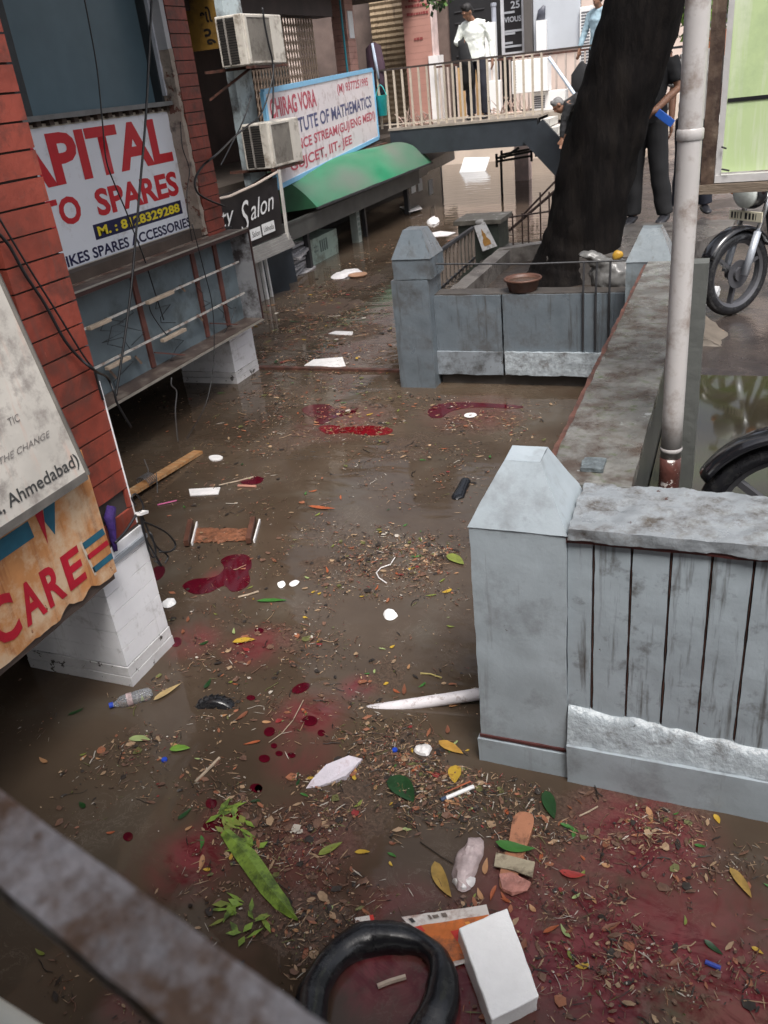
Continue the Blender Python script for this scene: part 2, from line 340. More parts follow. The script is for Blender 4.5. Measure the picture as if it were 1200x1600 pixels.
# ------------------------------------------------------------------ GREY COURT WALLS
def gate_pillar(name, label, x0, x1, y0, y1, zb, zt, tw, mats, crack=None, group='grey gateposts with pyramid caps'):
    t = thing(name, label, 'gatepost', ((x0+x1)/2, (y0+y1)/2, -.5), group)
    a = MB(); a.gbox(x0, x1, y0, y1, -.5, crack or zb, .025); a.build('shaft', mats, t, worn=(.004, 9))
    if crack:
        b = MB(); b.gbox(x0+.025, x1+.03, y0+.004, y1+.02, crack+.008, zb, .025); b.build('cap_block', mats, t, worn=(.006, 10)); x0 += .025; x1 += .03
    cx, cy = (x0+x1)/2, (y0+y1)/2; c = MB(); e = .004
    c.hexa([(x0-e, y0-e, zb), (x1+e, y0-e, zb), (x1+e, y1+e, zb), (x0-e, y1+e, zb)], [(cx-tw, cy-tw, zt), (cx+tw, cy-tw, zt), (cx+tw, cy+tw, zt), (cx-tw, cy+tw, zt)], .025)
    c.build('pyramid_cap', mats, t, worn=(.003, 8)); return t
np_ = gate_pillar('gate_pillar', 'smooth light grey gatepost with pyramid cap standing in the water nearest the camera', -.71, -.405, 2.207, 2.515, .975, 1.168, .056, GREY)
mb = MB(); mb.gbox(-.716, -.40, 2.20, 2.52, .112, .122, .05); mb.build('dark_groove', DKRED, np_)
mb = MB(); mb.gbox(-.722, -.394, 2.194, 2.52, -.4, .105, .03); mb.build('base_course', GREY, np_, worn=(.004, 9))
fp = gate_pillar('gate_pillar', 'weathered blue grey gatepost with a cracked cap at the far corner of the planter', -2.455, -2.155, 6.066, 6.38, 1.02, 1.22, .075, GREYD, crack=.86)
rp = gate_pillar('gate_pillar', 'short grey gatepost with wet pyramid cap half hidden behind the white pipe pole', -.675, -.385, 5.86, 6.15, 1.0, 1.20, .06, M('grey_wall_paint_toned', (.19, .22, .24), .42, .2, 5, .15, 40, dirt=((.10, .11, .11), .3, 5), streak=((.09, .09, .09), .2), wet=.25))  # darker copy of the grey wall paint, toned down against the sun here
# near wall: grooved panels between coping and rough plinth
t = thing('grooved_wall', 'grey grooved parapet wall with a broken wet coping beside the nearest gatepost', 'wall', (.6, 2.35, -.5), 'grey court walls')
mb = MB(); mb.gbox(-.404, 1.7, 2.235, 2.49, .2, .958, .1); mb.build('core', DARK, t)
mb = MB(); x = -.325
mb.gbox(-.403, x-.004, 2.219, 2.24, .24, .955, .02)
while x < 1.6:
    mb.gbox(x+.004, x+.1075, 2.219, 2.24, .24, .955, .02); x += .1115
mb.build('grooved_panel', GREYP, t, worn=(.0025, 14))
mb = MB(); x = -.325
while x < 1.6: mb.tube([(x, 2.226+.002*sin(z*30), z) for z in (.25, .4, .55, .7, .85, .95)], .0022, 5); x += .1115
mb.build('rusty_groove_rod', RUST, t)
mb = MB(); mb.gbox(-.405, 1.7, 2.204, 2.50, .952, .968, .03); mb.build('red_oxide_band', DKRED, t, worn=(.003, 12))
mb = MB(); mb.gbox(-.40, 1.7, 2.196, 2.512, .966, 1.006, .014); mb.build('coping', COPEF, t, worn=(.009, 17))
mb = MB()
n_ = 90
for i in range(n_):
    xa, xb = -.4+2.1*i/n_, -.4+2.1*(i+1)/n_
    f = lambda x: .31-.05*min(1, max(0, (x+.4)/.65)) + .018*noise.noise(Vector((x*9, 3, 1))) + .008*noise.noise(Vector((x*31, 3, 1)))
    pr = [(2.214, f), (2.196, lambda x: f(x)-.03), (2.192, lambda x: .2), (2.182, lambda x: .168)]
    for k in range(3): mb.add([(xa, pr[k][0], pr[k][1](xa)), (xb, pr[k][0], pr[k][1](xb)), (xb, pr[k+1][0], pr[k+1][1](xb)), (xa, pr[k+1][0], pr[k+1][1](xa))], [(0, 1, 2, 3)])
    mb.add([(xa, 2.24, f(xa)), (xb, 2.24, f(xb)), (xb, 2.214, f(xb)), (xa, 2.214, f(xa))], [(0, 1, 2, 3)])
mb.build('rough_plaster_strip', SILV, t, smooth=True, worn=(.005, 24))
mb = MB(); mb.gbox(-.40, 1.7, 2.172, 2.49, -.5, .166, .03); mb.build('base_course', GREY, t, worn=(.006, 8))
# side wall running back
t = thing('side_wall', 'low wall with broad dirty mossy coping running back from the nearest gatepost', 'wall', (-.39, 4.2, -.5), 'grey court walls')
mb = MB(); mb.gbox(-.51, -.262, 2.50, 5.9, -.5, .97, .12); mb.build('core', GREYD, t)
mb = MB(); mb.gbox(-.535, -.252, 2.50, 5.87, .968, 1.005, .03); mb.build('coping', MOSS, t, worn=(.006, 9))
mb = MB(); mb.gbox(-.562, -.537, 2.58, 5.87, .945, .985, .03); mb.build('rusty_edge_strip', RUST, t, worn=(.006, 9))
mb = MB(); mb.gbox(-.2615, -.256, 2.52, 5.8, .5, .966, .2); mb.build('tiled_face', M('dark_grey_tile', (.06, .06, .055), .3, .2, 4, .1), t)
mb = MB(); mb.gbox(-.43, -.355, 2.60, 2.69, 1.004, 1.018, .02); mb.build('plaster_patch', M('speckled_grey_patch', (.11, .13, .14), .3, .4, 40, 1.0, 60), t, worn=(.005, 30))
# far wall of the planter
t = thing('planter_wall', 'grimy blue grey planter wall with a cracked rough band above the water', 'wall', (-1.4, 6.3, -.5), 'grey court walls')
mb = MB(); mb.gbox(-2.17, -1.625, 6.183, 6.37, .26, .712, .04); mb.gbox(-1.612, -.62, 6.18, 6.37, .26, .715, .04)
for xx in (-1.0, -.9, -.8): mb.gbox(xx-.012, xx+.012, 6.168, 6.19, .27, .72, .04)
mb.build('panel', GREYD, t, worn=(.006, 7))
mb = MB(); mb.gbox(-2.18, -1.62, 6.16, 6.37, .09, .275, .03); mb.build('smooth_band', M('pale_grey_band', (.20, .225, .25), .45, .2, 6, .2, 40, chips=((.05, .045, .04), .3, 8), dirt=((.06, .06, .06), .4, 7)), t, worn=(.007, 8))
mb = MB(); mb.gbox(-1.60, -.62, 6.15, 6.37, .095, .28, .03); mb.build('rough_band', SILV, t, worn=(.009, 18))
mb = MB(); mb.gbox(-2.14, -.62, 6.21, 6.36, -.5, .088, .05); mb.build('recessed_base', CONCD, t, worn=(.006, 8))
mb = MB(); mb.gbox(-2.155, -.66, 6.2, 6.37, .708, .722, .04); mb.build('wall_top', CONCD, t, worn=(.006, 9))
# planter kerbs, soil
t = thing('planter_kerb', 'worn concrete kerb round the soil bed at the foot of the big tree', 'kerb', (-1.9, 7.2, .2))
mb = MB(); mb.gbox(-2.09, -1.96, 6.40, 7.86, .0, .715, .06); mb.build('left_kerb', CONC, t, worn=(.008, 7))
mb = MB(); mb.hexa([(-2.09, 7.86, 0), (-1.5, 8.15, 0), (-1.5, 8.3, 0), (-2.09, 8.0, 0)], [(-2.09, 7.86, .715), (-1.5, 8.15, .735), (-1.5, 8.3, .735), (-2.09, 8.0, .715)], .06); mb.build('rear_kerb', CONC, t, worn=(.008, 7))
mb = MB(); mb.gq((-1.97, 6.36, .56), (-.5, 6.36, .6), (-.5, 8.2, .64), (-1.97, 8.2, .58), .08); mb.build('soil', M('wet_soil', (.03, .022, .017), .7, .4, 6, .8, 30, wet=.3), kind='structure', worn=(.02, 6))
mb = MB(); mb.gq((-2.5, 6.3, .02), (-2.09, 6.3, .02), (-2.09, 9.5, .30), (-2.7, 9.5, .30), .1); mb.build('path', CONCD, kind='structure', worn=(.01, 6))
# ledge behind the tree
mb = MB(); mb.hexa([(-1.45, 7.05, .4), (-.70, 6.85, .4), (-.33, 7.25, .4), (-.05, 8.0, .4)], [(-1.45, 7.05, .80), (-.70, 6.85, .83), (-.33, 7.25, .83), (-.05, 8.0, .82)], .08)
mb.prism([(-1.45, 7.05), (-.05, 8.0), (-.03, 8.4), (-1.5, 8.4)], .4, .815)
mb.build('concrete_ledge', CONC, label='low concrete ledge the people stand behind, right of the tree trunk', cat='ledge', worn=(.006, 6))
# ------------------------------------------------------------------ LEFT BUILDING, nearest bays
def tiled(mb, x0, x1, y0, y1, z0, z1, course, gap=.007, skip=None):
    mb.box(x0+.012, x1-.012, y0+.012, y1-.012, z0, z1, 1); z = z0
    while z < z1:
        zt = min(z+course-gap, z1)
        if skip is None or not skip(z): mb.gbox(x0, x1, y0, y1, z, zt, .12, 0)
        else: mb.gbox(x0, x1, y0+.27, y1, z, zt, .12, 0)
        z += course
b1 = thing('shop_building', 'shop building with red tiled pillars on white plinths at the left of the flooded court', 'building', (-4, 4, -.5))
mb = MB(); tiled(mb, -2.86, -2.312, 2.235, 2.525, .655, 6.2, .0885, skip=lambda z: .735 < z < .80); p1 = mb.build('pillar', [TILE, MORT], b1, worn=(.0015, 8))
def white_plinth(x0, x1, y0, y1, top, par):
    m = MB(); m.box(x0+.01, x1-.008, y0+.008, y1-.008, -.5, top, 1); z = 0.105
    m.gbox(x0-.006, x1+.005, y0-.006, y1+.005, -.5, .048, .05, 2); m.gbox(x0-.004, x1+.003, y0-.004, y1+.003, .052, .10, .05, 2)
    while z < top-.01: m.gbox(x0, x1, y0, y1, z, min(z+.0875, top), .05); z += .0895
    return m.build('white_plinth', [WHITE, MORT, WHITED], par, worn=(.0025, 10))
white_plinth(-2.875, -2.305, 2.228, 2.54, .652, p1)
mb = MB(); mb.bar((-2.300, 2.25, .585), (-2.300, 2.55, .585), .012, .02); mb.build('grey_conduit', plain('grey_conduit', (.25, .27, .3)), p1)
mb = MB(); mb.bar((-2.309, 2.5265, .66), (-2.309, 2.5265, 1.3), .005, .004); mb.build('white_edge_bead', WHITE, p1)
mb = MB(); tiled(mb, -4.25, -3.992, 6.035, 6.30, .40, 6.2, .0885); p2_ = mb.build('pillar', [TILE, MORT], b1, worn=(.0015, 8))
white_plinth(-4.54, -3.985, 6.03, 6.42, .52, p2_)
PLAS = M('broken_plaster', (.36, .30, .25), .7, .25, 8, .6, 30, chips=((.16, .07, .05), .45, 9), dirt=((.12, .1, .09), .3, 8))
mb = MB(); mb.gbox(-4.30, -3.998, 5.985, 6.035, 1.28, 2.6, .03); mb.build('plaster_strip', PLAS, p2_, worn=(.012, 12))
mb = MB(); mb.gbox(-4.30, -4.0, 5.98, 6.033, 2.6, 6.2, .06); mb.build('pale_jamb', M('pale_jamb', (.45, .45, .47), .6, .1, 6, .2), p2_, worn=(.004, 9))
# interior and slabs
mb = MB(); mb.box(-8, -4.3, -3, 6.6, 1.12, 1.28); mb.box(-4.3, -4.02, 2.5, 6.03, 1.26, 1.33); mb.build('floor_slab', BRN, b1)
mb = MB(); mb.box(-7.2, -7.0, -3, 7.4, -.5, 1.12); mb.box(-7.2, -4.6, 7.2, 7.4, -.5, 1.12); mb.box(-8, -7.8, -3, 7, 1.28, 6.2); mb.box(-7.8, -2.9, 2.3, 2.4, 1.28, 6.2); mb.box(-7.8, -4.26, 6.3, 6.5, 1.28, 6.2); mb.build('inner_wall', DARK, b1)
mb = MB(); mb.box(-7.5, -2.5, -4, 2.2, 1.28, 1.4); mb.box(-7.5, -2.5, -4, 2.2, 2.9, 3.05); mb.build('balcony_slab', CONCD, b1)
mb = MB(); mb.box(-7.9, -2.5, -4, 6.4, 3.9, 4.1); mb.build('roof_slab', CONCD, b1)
mb = MB(); mb.box(-4.16, -4.05, 2.5, 6.03, 1.18, 1.325); mb.box(-4.2, -3.99, 2.6, 6.03, 1.25, 1.262); mb.build('lintel', M('stained_lintel', (.15, .085, .065), .6, .35, 5, .4, 25, dirt=((.28, .24, .2), .45, 6)), b1, worn=None)
win = MB(); win.box(-4.20, -4.19, 2.6, 6.0, 2.24, 3.9); win = win.build('window', M('blue_tinted_glass', (.10, .155, .19), .25, .15, 1.5, .02, 4), b1)
for ya, yb_ in ((5.96, 6.0), (4.44, 4.56)): mb = MB(); mb.box(-4.21, -4.12, ya, yb_, 2.22, 3.9); mb.build('frame', M('dark_window_frame', (.03, .035, .04), .4), win, bevel=.003)
mb = MB(); mb.bar((-4.10, 5.99, 2.3), (-4.10, 5.99, 3.9), .03, .05); mb.build('pale_frame', M('pale_window_frame', (.5, .52, .58), .4), win)
mb = MB(); mb.gbox(-4.24, -4.05, 2.6, 6.03, 2.232, 2.262, .06); mb.build('sill', M('grey_stone_sill', (.17, .17, .17), .5, .2, 8, .2), win, worn=(.003, 10))
for i in range(16): mb = MB(); y = 4.18+i*.118; mb.box(-4.15, -4.09, y, y+.045, 2.20, 2.231); mb.build('sill_bracket', BRN, win)
# ------------------------------------------------------------------ SIGNS on the near bays
def sign_board(name, label, verts4, thick, mats, group=None, cat='sign', step=.2, worn=None, frame=None):
    """verts4: lower left, lower right, upper right, upper left as read"""
    p = [Vector(q) for q in verts4]; nn = (p[1]-p[0]).cross(p[3]-p[0]).normalized()
    t = thing(name, label, cat, (p[0]+p[1])/2, group); m = MB(); bk = [q - nn*thick for q in p]
    m.gq(*p, step); m.gq(bk[1], bk[0], bk[3], bk[2], step)
    for i in range(4): j = (i+1) % 4; m.gq(p[j], p[i], bk[i], bk[j], step)
    m.build('panel', mats, t, worn=worn)
    if frame:
        f = MB()
        for i in range(4): j = (i+1) % 4; f.bar(p[i]-nn*thick*.4, p[j]-nn*thick*.4, frame[1], thick*1.3+.006)
        f.build('frame', frame[0], t)
    return t, (p[1]-p[0]).normalized(), (p[3]-p[0]).normalized(), nn
XS = -4.118
cap, u, v, nn = sign_board('spares_sign', 'large white spare parts sign in red capitals with a mobile number', [(XS, 3.75, 1.338), (XS, 6.035, 1.338), (XS, 6.035, 2.192), (XS, 3.75, 2.192)], .03, WSIGN, frame=(M('thin_cream_frame', (.55, .5, .42)), .012))
LB = .035
lettering('CAPITAL', (XS, 3.86, 1.845), Y3, Z3, 2.08, .315, SIGNRED, cap, LB)
lettering('AUTO', (XS, 4.02, 1.60), Y3, Z3, .745, .175, SIGNRED, cap, LB)
lettering('SPARES', (XS, 4.93, 1.60), Y3, Z3, 1.00, .178, SIGNRED, cap, LB)
mb = MB(); mb.box(XS, XS+.002, 4.842, 5.92, 1.461, 1.561); mb.build('phone_strip', SIGNNAVY, cap)
lettering('M. : 8128329288', (XS+.002, 4.875, 1.478), Y3, Z3, 1.01, .066, SIGNYEL, cap, LB)
lettering('BIKES SPARES ACCESSORIES', (XS, 4.43, 1.350), Y3, Z3, 1.57, .072, SIGNNAVY, cap, .024)
# open light box
XF = -3.80
lb = thing('light_box', 'gutted sign light box with bare tube holders and rusty straps below the spares sign', 'light box', (-3.9, 5, .49))
BOXG = M('blue_grey_sheet', (.13, .165, .185), .5, .2, 3, .1, 20, dirt=((.08, .095, .10), .3, 4))
CASE = M('brown_casing', (.09, .065, .055), .5, .3, 6, .3, 30, dirt=((.20, .17, .145), .3, 6))
y0, y1, z0, z1, xb = 3.3, 6.33, .495, 1.245, -3.985
mb = MB(); mb.box(xb-.004, xb+.004, y0, y1, z0, z1); mb.build('back_sheet', BOXG, lb)
mb = MB(); mb.gbox(xb, XF, y0, y1, z1-.012, z1+.012, .05); mb.gbox(xb, XF, y0, y1, z0-.012, z0+.012, .05); mb.build('casing', CASE, lb, worn=(.004, 10))
mb = MB(); mb.box(xb, XF, y1-.008, y1+.008, z0+.012, z1-.012); mb.build('end_sheet', M('pale_end_sheet', (.34, .35, .37), .5, .15, 4, .1, 20, dirt=((.06, .05, .05), .4, 5)), lb)
mb = MB(); e = .016
mb.bar((XF, y0, z1), (XF, y1+.01, z1), e, e*1.6); mb.bar((XF, y1+.004, z0), (XF, y1+.004, z1), e*1.4, e); mb.build('dark_front_rim', M('dark_brown_rim', (.045, .022, .02), .4), lb)
mb = MB(); mb.bar((XF, y0, z0-.004), (XF, y1+.012, z0-.004), e, e); mb.bar((XF+.006, y0, z1+.02), (XF+.006, y1, z1+.02), .012, .01); mb.bar((XF+.003, y1+.016, z0), (XF+.003, y1+.016, z1), .008, .008); mb.build('pale_front_rim', M('dirty_aluminium', (.38, .36, .32), .4, .2, 10, .1, 40, metal=.4), lb)
for zz in (.735, 1.0):
    mb = MB(); mb.bar((-3.91, y0, zz), (-3.91, y1-.05, zz), .013, .014); mb.build('tube_holder', M('tube_holder_white', (.55, .53, .5), .5, .15, 9, .1, dirt=((.2, .12, .09), .4, 12)), lb)
for yy in (3.9, 4.95, 5.72, 6.05):
    mb = MB(); mb.gbox(-3.982, -3.965, yy-.025, yy+.025, z0+.02, z1-.01, .05); mb.build('rusty_strap', M('strap_oxide', (.12, .045, .035), .6, .3, 9, .2), lb, worn=(.004, 7))
for (ya, za, yb, zb) in ((4.97, .62, 5.2, .53), (5.75, .62, 6.0, .54)): mb = MB(); mb.bar((-3.95, ya, za), (-3.86, yb, zb), .02, .008); mb.build('brace', M('strap_oxide', (.12, .045, .035)), lb)
for (ya, yb, zz) in ((4.35, 4.6, .705), (4.93, 5.25, 1.0), (5.0, 5.3, .70), (4.28, 4.5, 1.0)): mb = MB(); mb.box(-3.90, -3.865, ya, yb, zz-.012, zz+.012); mb.build('choke', M('choke_cream', (.45, .36, .28), .5, .2, 12), lb, bevel=.003)
for (yy, zz, l) in ((4.75, .66, .09), (5.45, 1.0, .08), (5.6, .73, .08), (4.45, .66, .1)): mb = MB(); mb.bar((-3.95, yy, zz), (-3.93, yy+.02, zz-l*.6), .05, .015); mb.build('hanging_flap', M('flap_brown', (.16, .11, .08), .6, .3, 12), lb)
random.seed(3)
for k in range(9):
    y = random.uniform(4.4, 6.1); z = random.choice((1.0, .735)); pts = [(-3.95, y, z)]
    for q in range(5): pts.append((-3.95+random.uniform(-.02, .05), y+random.uniform(-.14, .14), z-.05*(q+1)+random.uniform(-.03, .03)))
    mb = MB(); mb.tube(pts, .003, 5); mb.build('loose_wire', BLACK, lb)
# rusted CARE board
CAREM = M('rusted_orange_sheet', (.52, .235, .09), .6, .25, 4, .2, 25, dirt=((.62, .45, .30), .5, 5), chips=((.20, .06, .02), .18, 9), streak=((.30, .11, .04), .35))
XC = -2.246
ca = thing('care_board', 'rusted orange metal board with hand painted red lettering on the white plinth', 'sign', (XC, 1.7, .57))
mb = MB(); n_ = 70; yl, yr = .75, 2.268
for i in range(n_):
    ya, yb = yl+(yr-yl)*i/n_, yl+(yr-yl)*(i+1)/n_
    f = lambda y: .575 + .010*noise.noise(Vector((y*16, 0, 5))) + .006*noise.noise(Vector((y*50, 0, 5))) + (.03*max(0, 1-abs(y-2.11)/.05)) + (.03*max(0, 1-abs(y-1.98)/.06))
    for xq in (XC, XC-.004): mb.add([(xq, ya, f(ya)), (xq, yb, f(yb)), (xq, yb, 1.12), (xq, ya, 1.12)], [(0, 1, 2, 3)])
mb.build('panel', CAREM, ca)
for txt, yy, zz, ww, hh in (('C', 1.635, .638, .12, .182), ('A', 1.775, .640, .105, .160), ('R', 1.895, .641, .095, .157), ('E', 2.008, .645, .098, .150)):
    lettering(txt, (XC, yy, zz), Y3, Z3, ww, hh, M('painted_crimson', (.42, .012, .03), .5, .2, 9, .05, chips=((.5, .25, .12), .06, 20)), ca, .03)
lettering('R', (XC, 1.46, .60), Y3, Z3, .12, .2, M('painted_crimson', (.42, .012, .03)), ca, .03)
CB = M('painted_teal', (.02, .11, .17), .5, .2, 9); CR = M('painted_crimson', (.42, .012, .03))
def patch(par, pts, mat, nm='painted_stripe', x=XC):
    m = MB(); m.add([(x+.0015, a, b) for a, b in pts], [tuple(range(len(pts)))]); m.build(nm, mat, par)
patch(ca, [(2.122, .795), (2.146, .63), (2.158, .63), (2.134, .795)], M('painted_cream', (.6, .5, .4)))
patch(ca, [(2.137, .755), (2.262, .755), (2.258, .785), (2.133, .785)], CB); patch(ca, [(2.14, .705), (2.266, .705), (2.263, .728), (2.138, .728)], CR)
patch(ca, [(2.15, .64), (2.268, .64), (2.266, .667), (2.146, .667)], CB)
patch(ca, [(1.955, 1.08), (1.978, .87), (2.018, 1.08)], CR); patch(ca, [(2.026, 1.08), (1.995, .955), (2.022, .885), (2.10, 1.08)], CB)
patch(ca, [(1.60, .927), (1.930, .927), (1.925, .995), (1.60, .995)], CB)
mb = MB(); mb.gbox(XC-.05, XC-.012, .8, 2.26, .545, .60, .05); mb.build('timber_batten', M('dark_timber', (.09, .065, .055), .6, .3, 8, .4, 30, stretch=(4, 1, 4)), ca, worn=(.004, 9))
mb = MB(); mb.gbox(-2.302, -2.262, 2.0, 2.2, .56, 1.05, .1); mb.build('bracket', RUST, ca)
# dirty white board hung over it, leaning back against the pillar
AHM = M('grimy_white_board', (.52, .49, .45), .5, .15, 4, .08, 20, dirt=((.30, .27, .25), .32, 10), streak=((.55, .42, .36), .25), chips=((.2, .18, .16), .03, 15))
a0, a1, a2, a3 = Vector((-2.185, .7, 1.050)), Vector((-2.185, 2.20, 1.050)), Vector((-2.300, 2.125, 2.10)), Vector((-2.300, .7, 2.10))
ah, u, v, nn = sign_board('hoarding', 'grimy white hoarding with small dark lettering hung on the nearest red pillar', [a0, a1, a2, a3], .02, AHM, frame=(M('grey_hoarding_frame', (.14, .13, .12), .5, .3, 9), .016))
INKD = plain('faded_black_ink', (.05, .05, .05), .6)
INKP = M('very_faded_ink', (.17, .155, .15), .7, .3, 14)
dv = (a3-a0).normalized()
def arow(txt, yl, z, wd, hh, mat, bold=.01, shear=0): lettering(txt, a0 + Y3*(yl-.7) + dv*((z-1.05)/dv.z), Y3, dv, wd, hh, mat, ah, bold, shear)
arow('na, Ahmedabad)', 1.73, 1.088, .452, .062, INKD)
arow('BE THE CHANGE', 1.80, 1.247, .305, .022, INKP, .0, .35)
arow('TIC', 1.955, 1.345, .052, .026, INKP, .0, .15)
# cloth stuffed in the broken tile
mb = MB(); pts = [(-2.300, 2.39, .80), (-2.292, 2.36, .77), (-2.288, 2.35, .73), (-2.285, 2.34, .68), (-2.287, 2.335, .63)]
mb.tube(pts, [.016, .026, .017, .013, .008], 9); mb.build('rag', M('purple_cloth', (.035, .012, .12), .8, .4, 30, .6, 80), label='purple rag stuffed into the broken tile of the red pillar', cat='rag', smooth=True, worn=(.016, 45))
# ------------------------------------------------------------------ LEFT ARCADE (shops past the second pillar)
PINK = M('pink_wall_tile', (.40, .22, .18), .5, .14, 4, .15, 30, dirt=((.25, .12, .1), .25, 6))
SHUT = M('tan_rolling_shutter', (.36, .27, .17), .5, .15, 5, .1, 40, streak=((.14, .09, .06), .4))
arc = thing('arcade_building', 'arcade of half drowned shops with a raised walkway along the left of the court', 'building', (-6.5, 12, -.5))
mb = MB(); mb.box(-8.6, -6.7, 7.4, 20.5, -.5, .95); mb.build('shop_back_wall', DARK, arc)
mb = MB(); mb.box(-8.6, -6.05, 7.4, 15.2, .98, 1.25); mb.box(-8.6, -6.3, 15.2, 18.6, .98, 1.25); mb.build('walkway_slab', M('brown_slab', (.07, .055, .045), .7, .3, 4, .3), arc)
mb = MB(); mb.box(-8.2, -8.0, 7.4, 14.6, 1.25, 5.6); mb.box(-8.0, -5.6, 7.2, 7.35, 1.0, 5.6); mb.build('upper_back_wall', M('dark_brown_wall', (.05, .032, .026), .7, .3, 3, .2), arc)
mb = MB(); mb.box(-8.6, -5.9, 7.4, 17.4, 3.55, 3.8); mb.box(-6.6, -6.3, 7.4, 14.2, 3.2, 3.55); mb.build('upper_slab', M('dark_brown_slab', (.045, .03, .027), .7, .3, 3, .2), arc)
mb = MB(); tiled(mb, -6.62, -6.36, 14.85, 15.2, 1.25, 3.6, .09, .004); mb.build('pillar', [PINK, MORT], arc)
mb = MB(); mb.box(-6.365, -6.345, 14.93, 15.13, 2.9, 3.3); mb.build('pasted_notice', plain('paper_white', (.7, .7, .7), .7), arc)
mb = MB(); mb.gbox(-5.68, -5.58, 9.58, 10.0, 1.0, 3.55, .1); mb.build('pillar', M('blue_white_pillar', (.40, .47, .50), .6, .15, 4, .2, 30, dirt=((.12, .12, .12), .4, 4)), arc, worn=(.006, 6))
mb = MB(); mb.gbox(-6.95, -6.45, 8.2, 8.5, 1.25, 3.55, .12); mb.build('pillar', M('brown_old_pillar', (.10, .075, .05), .7, .3, 4, .3), arc, worn=(.01, 6))
# collapsible gate
g = MB(); y = 11.7; k = 0
GATE = M('beige_gate_iron', (.36, .26, .19), .5, .2, 7, .1)
while y < 14.0:
    for sg in (-1, 1):
        pts = [(-6.55, y + sg*.022*(1 if i % 2 else -1), 1.26+i*.115) for i in range(19)]
        g.tube(pts, .012, 5)
    y += .092
gate = g.build('collapsible_gate', GATE, label='beige collapsible lattice gate closed across the shop behind the coaching sign', cat='gate')
mb = MB(); mb.tube([(-6.33, 14.62, 1.3), (-6.33, 14.62, 3.6)], .018, 8); mb.build('water_pipe', plain('teal_pipe', (.02, .2, .25), .4), label='thin teal water pipe running up beside the pink pillar', cat='pipe')
# Gujarati show-room board
yb, u, v, nn = sign_board('shop_sign', 'dark yellow shop sign with two black Gujarati words behind the second red pillar', [(-6.40, 10.05, 2.77), (-5.80, 10.05, 2.77), (-5.80, 10.05, 4.0), (-6.40, 10.05, 4.0)], .03, M('aged_yellow_sheet', (.22, .125, .025), .5, .3, 4, .1, 20, dirt=((.08, .05, .02), .4, 4)))
lettering('શો', (-6.19, 10.05, 3.05), X3, Z3, .17, .165, BLACK, yb, .03); lettering('રૂ', (-6.17, 10.05, 2.82), X3, Z3, .15, .17, BLACK, yb, .03)
# air conditioners
def ac_unit(label, x1, y0, z0, dx, dy, dz, group='window air conditioners'):
    t = thing('air_conditioner', label, 'air conditioner', (x1-dx/2, y0+dy/2, z0), group)
    mb = MB(); mb.box(x1-dx, x1, y0, y0+dy, z0, z0+dz); mb.build('body', ACW, t, bevel=.012)
    mb = MB(); mb.gbox(x1, x1+.008, y0+.09*dy, y0+.66*dy, z0+.07*dz, z0+.93*dz, .05); mb.build('coil_mesh', ACM, t, worn=(.003, 20))
    mb = MB()
    for (a, b) in ((.04*dy, .09*dy), (.66*dy, .70*dy)): mb.box(x1, x1+.014, y0+a, y0+b, z0+.03*dz, z0+.97*dz)
    mb.box(x1, x1+.0135, y0+.09*dy, y0+.66*dy, z0+.03*dz, z0+.07*dz); mb.box(x1, x1+.0135, y0+.09*dy, y0+.66*dy, z0+.93*dz, z0+.97*dz)
    mb.build('coil_frame', ACW, t)
    pl = MB(); pl.box(x1-dx+.03, x1-.10, y0-.004, y0+.01, z0+.05*dz, z0+.95*dz); lv = pl.build('louvre_panel', M('ac_louvre_dark', (.03, .03, .03), .6), t)
    mb = MB(); n = 17
    for i in range(n):
        z = z0+.07*dz+.86*dz*i/n; mb.add([(x1-dx+.03, y0-.005, z), (x1-.10, y0-.005, z), (x1-.10, y0-.016, z+.016), (x1-dx+.03, y0-.016, z+.016)], [(0, 1, 2, 3)])
    mb.box(x1-dx*.66, x1-dx*.60, y0-.018, y0-.004, z0+.05*dz, z0+.95*dz); mb.build('slat', M('ac_louvre_grey', (.26, .24, .22), .5), lv)
    mb = MB(); mb.bar((x1-dx-.3, y0+.12, z0-.02), (x1+.02, y0+.12, z0-.02), .04, .03); mb.bar((x1-dx-.3, y0+dy-.12, z0-.02), (x1+.02, y0+dy-.12, z0-.02), .04, .03); mb.bar((x1-.02, y0, z0-.02), (x1-.02, y0+dy+.03, z0-.02), .03, .028)
    mb.bar((x1-dx-.3, y0+.12, z0-.3), (x1-.05, y0+.12, z0-.03), .025, .025); mb.build('bracket', RUST, t)
    return t
ac_unit('upper dusty cream air conditioner jutting out beside the yellow shop sign', -5.20, 9.28, 2.53, .34, .94, .50)
ac_unit('lower dusty cream air conditioner in front of the coaching sign', -5.17, 9.43, 1.435, .36, .82, .50)
# coaching sign
P0 = Vector((-5.40, 9.9, 0)); dd = Vector((-.13, .99, 0)).normalized(); L_ = 5.28; rise = .028
def cs(t_, z_): return P0 + dd*t_ + Vector((0, 0, z_ + rise*t_))
ins, u, v, nn = sign_board('coaching_sign', 'long white coaching institute sign with blue and red lettering above the green awning', [cs(0, 1.17), cs(L_, 1.17), cs(L_, 2.25), cs(0, 2.25)], .04, WSIGN2, frame=(SIGNBLUE, .05))
def irow(txt, t0_, z0_, wd, hh, mat, bold=.02): lettering(txt, cs(t0_, z0_), u, v, wd, hh, mat, ins, bold)
irow('CHIRAG VORA', .12, 1.94, 1.85, .22, FADERED, .03)
irow('(M) 9377251995', 3.05, 1.99, 1.85, .16, FADERED, .015)
irow('INSTITUTE OF MATHEMATICS', .25, 1.69, 4.75, .18, FADEBLUE, .02)
irow('SCIENCE STREAM(GUJ/ENG MEDI)', .30, 1.45, 4.85, .17, FADERED, .02)
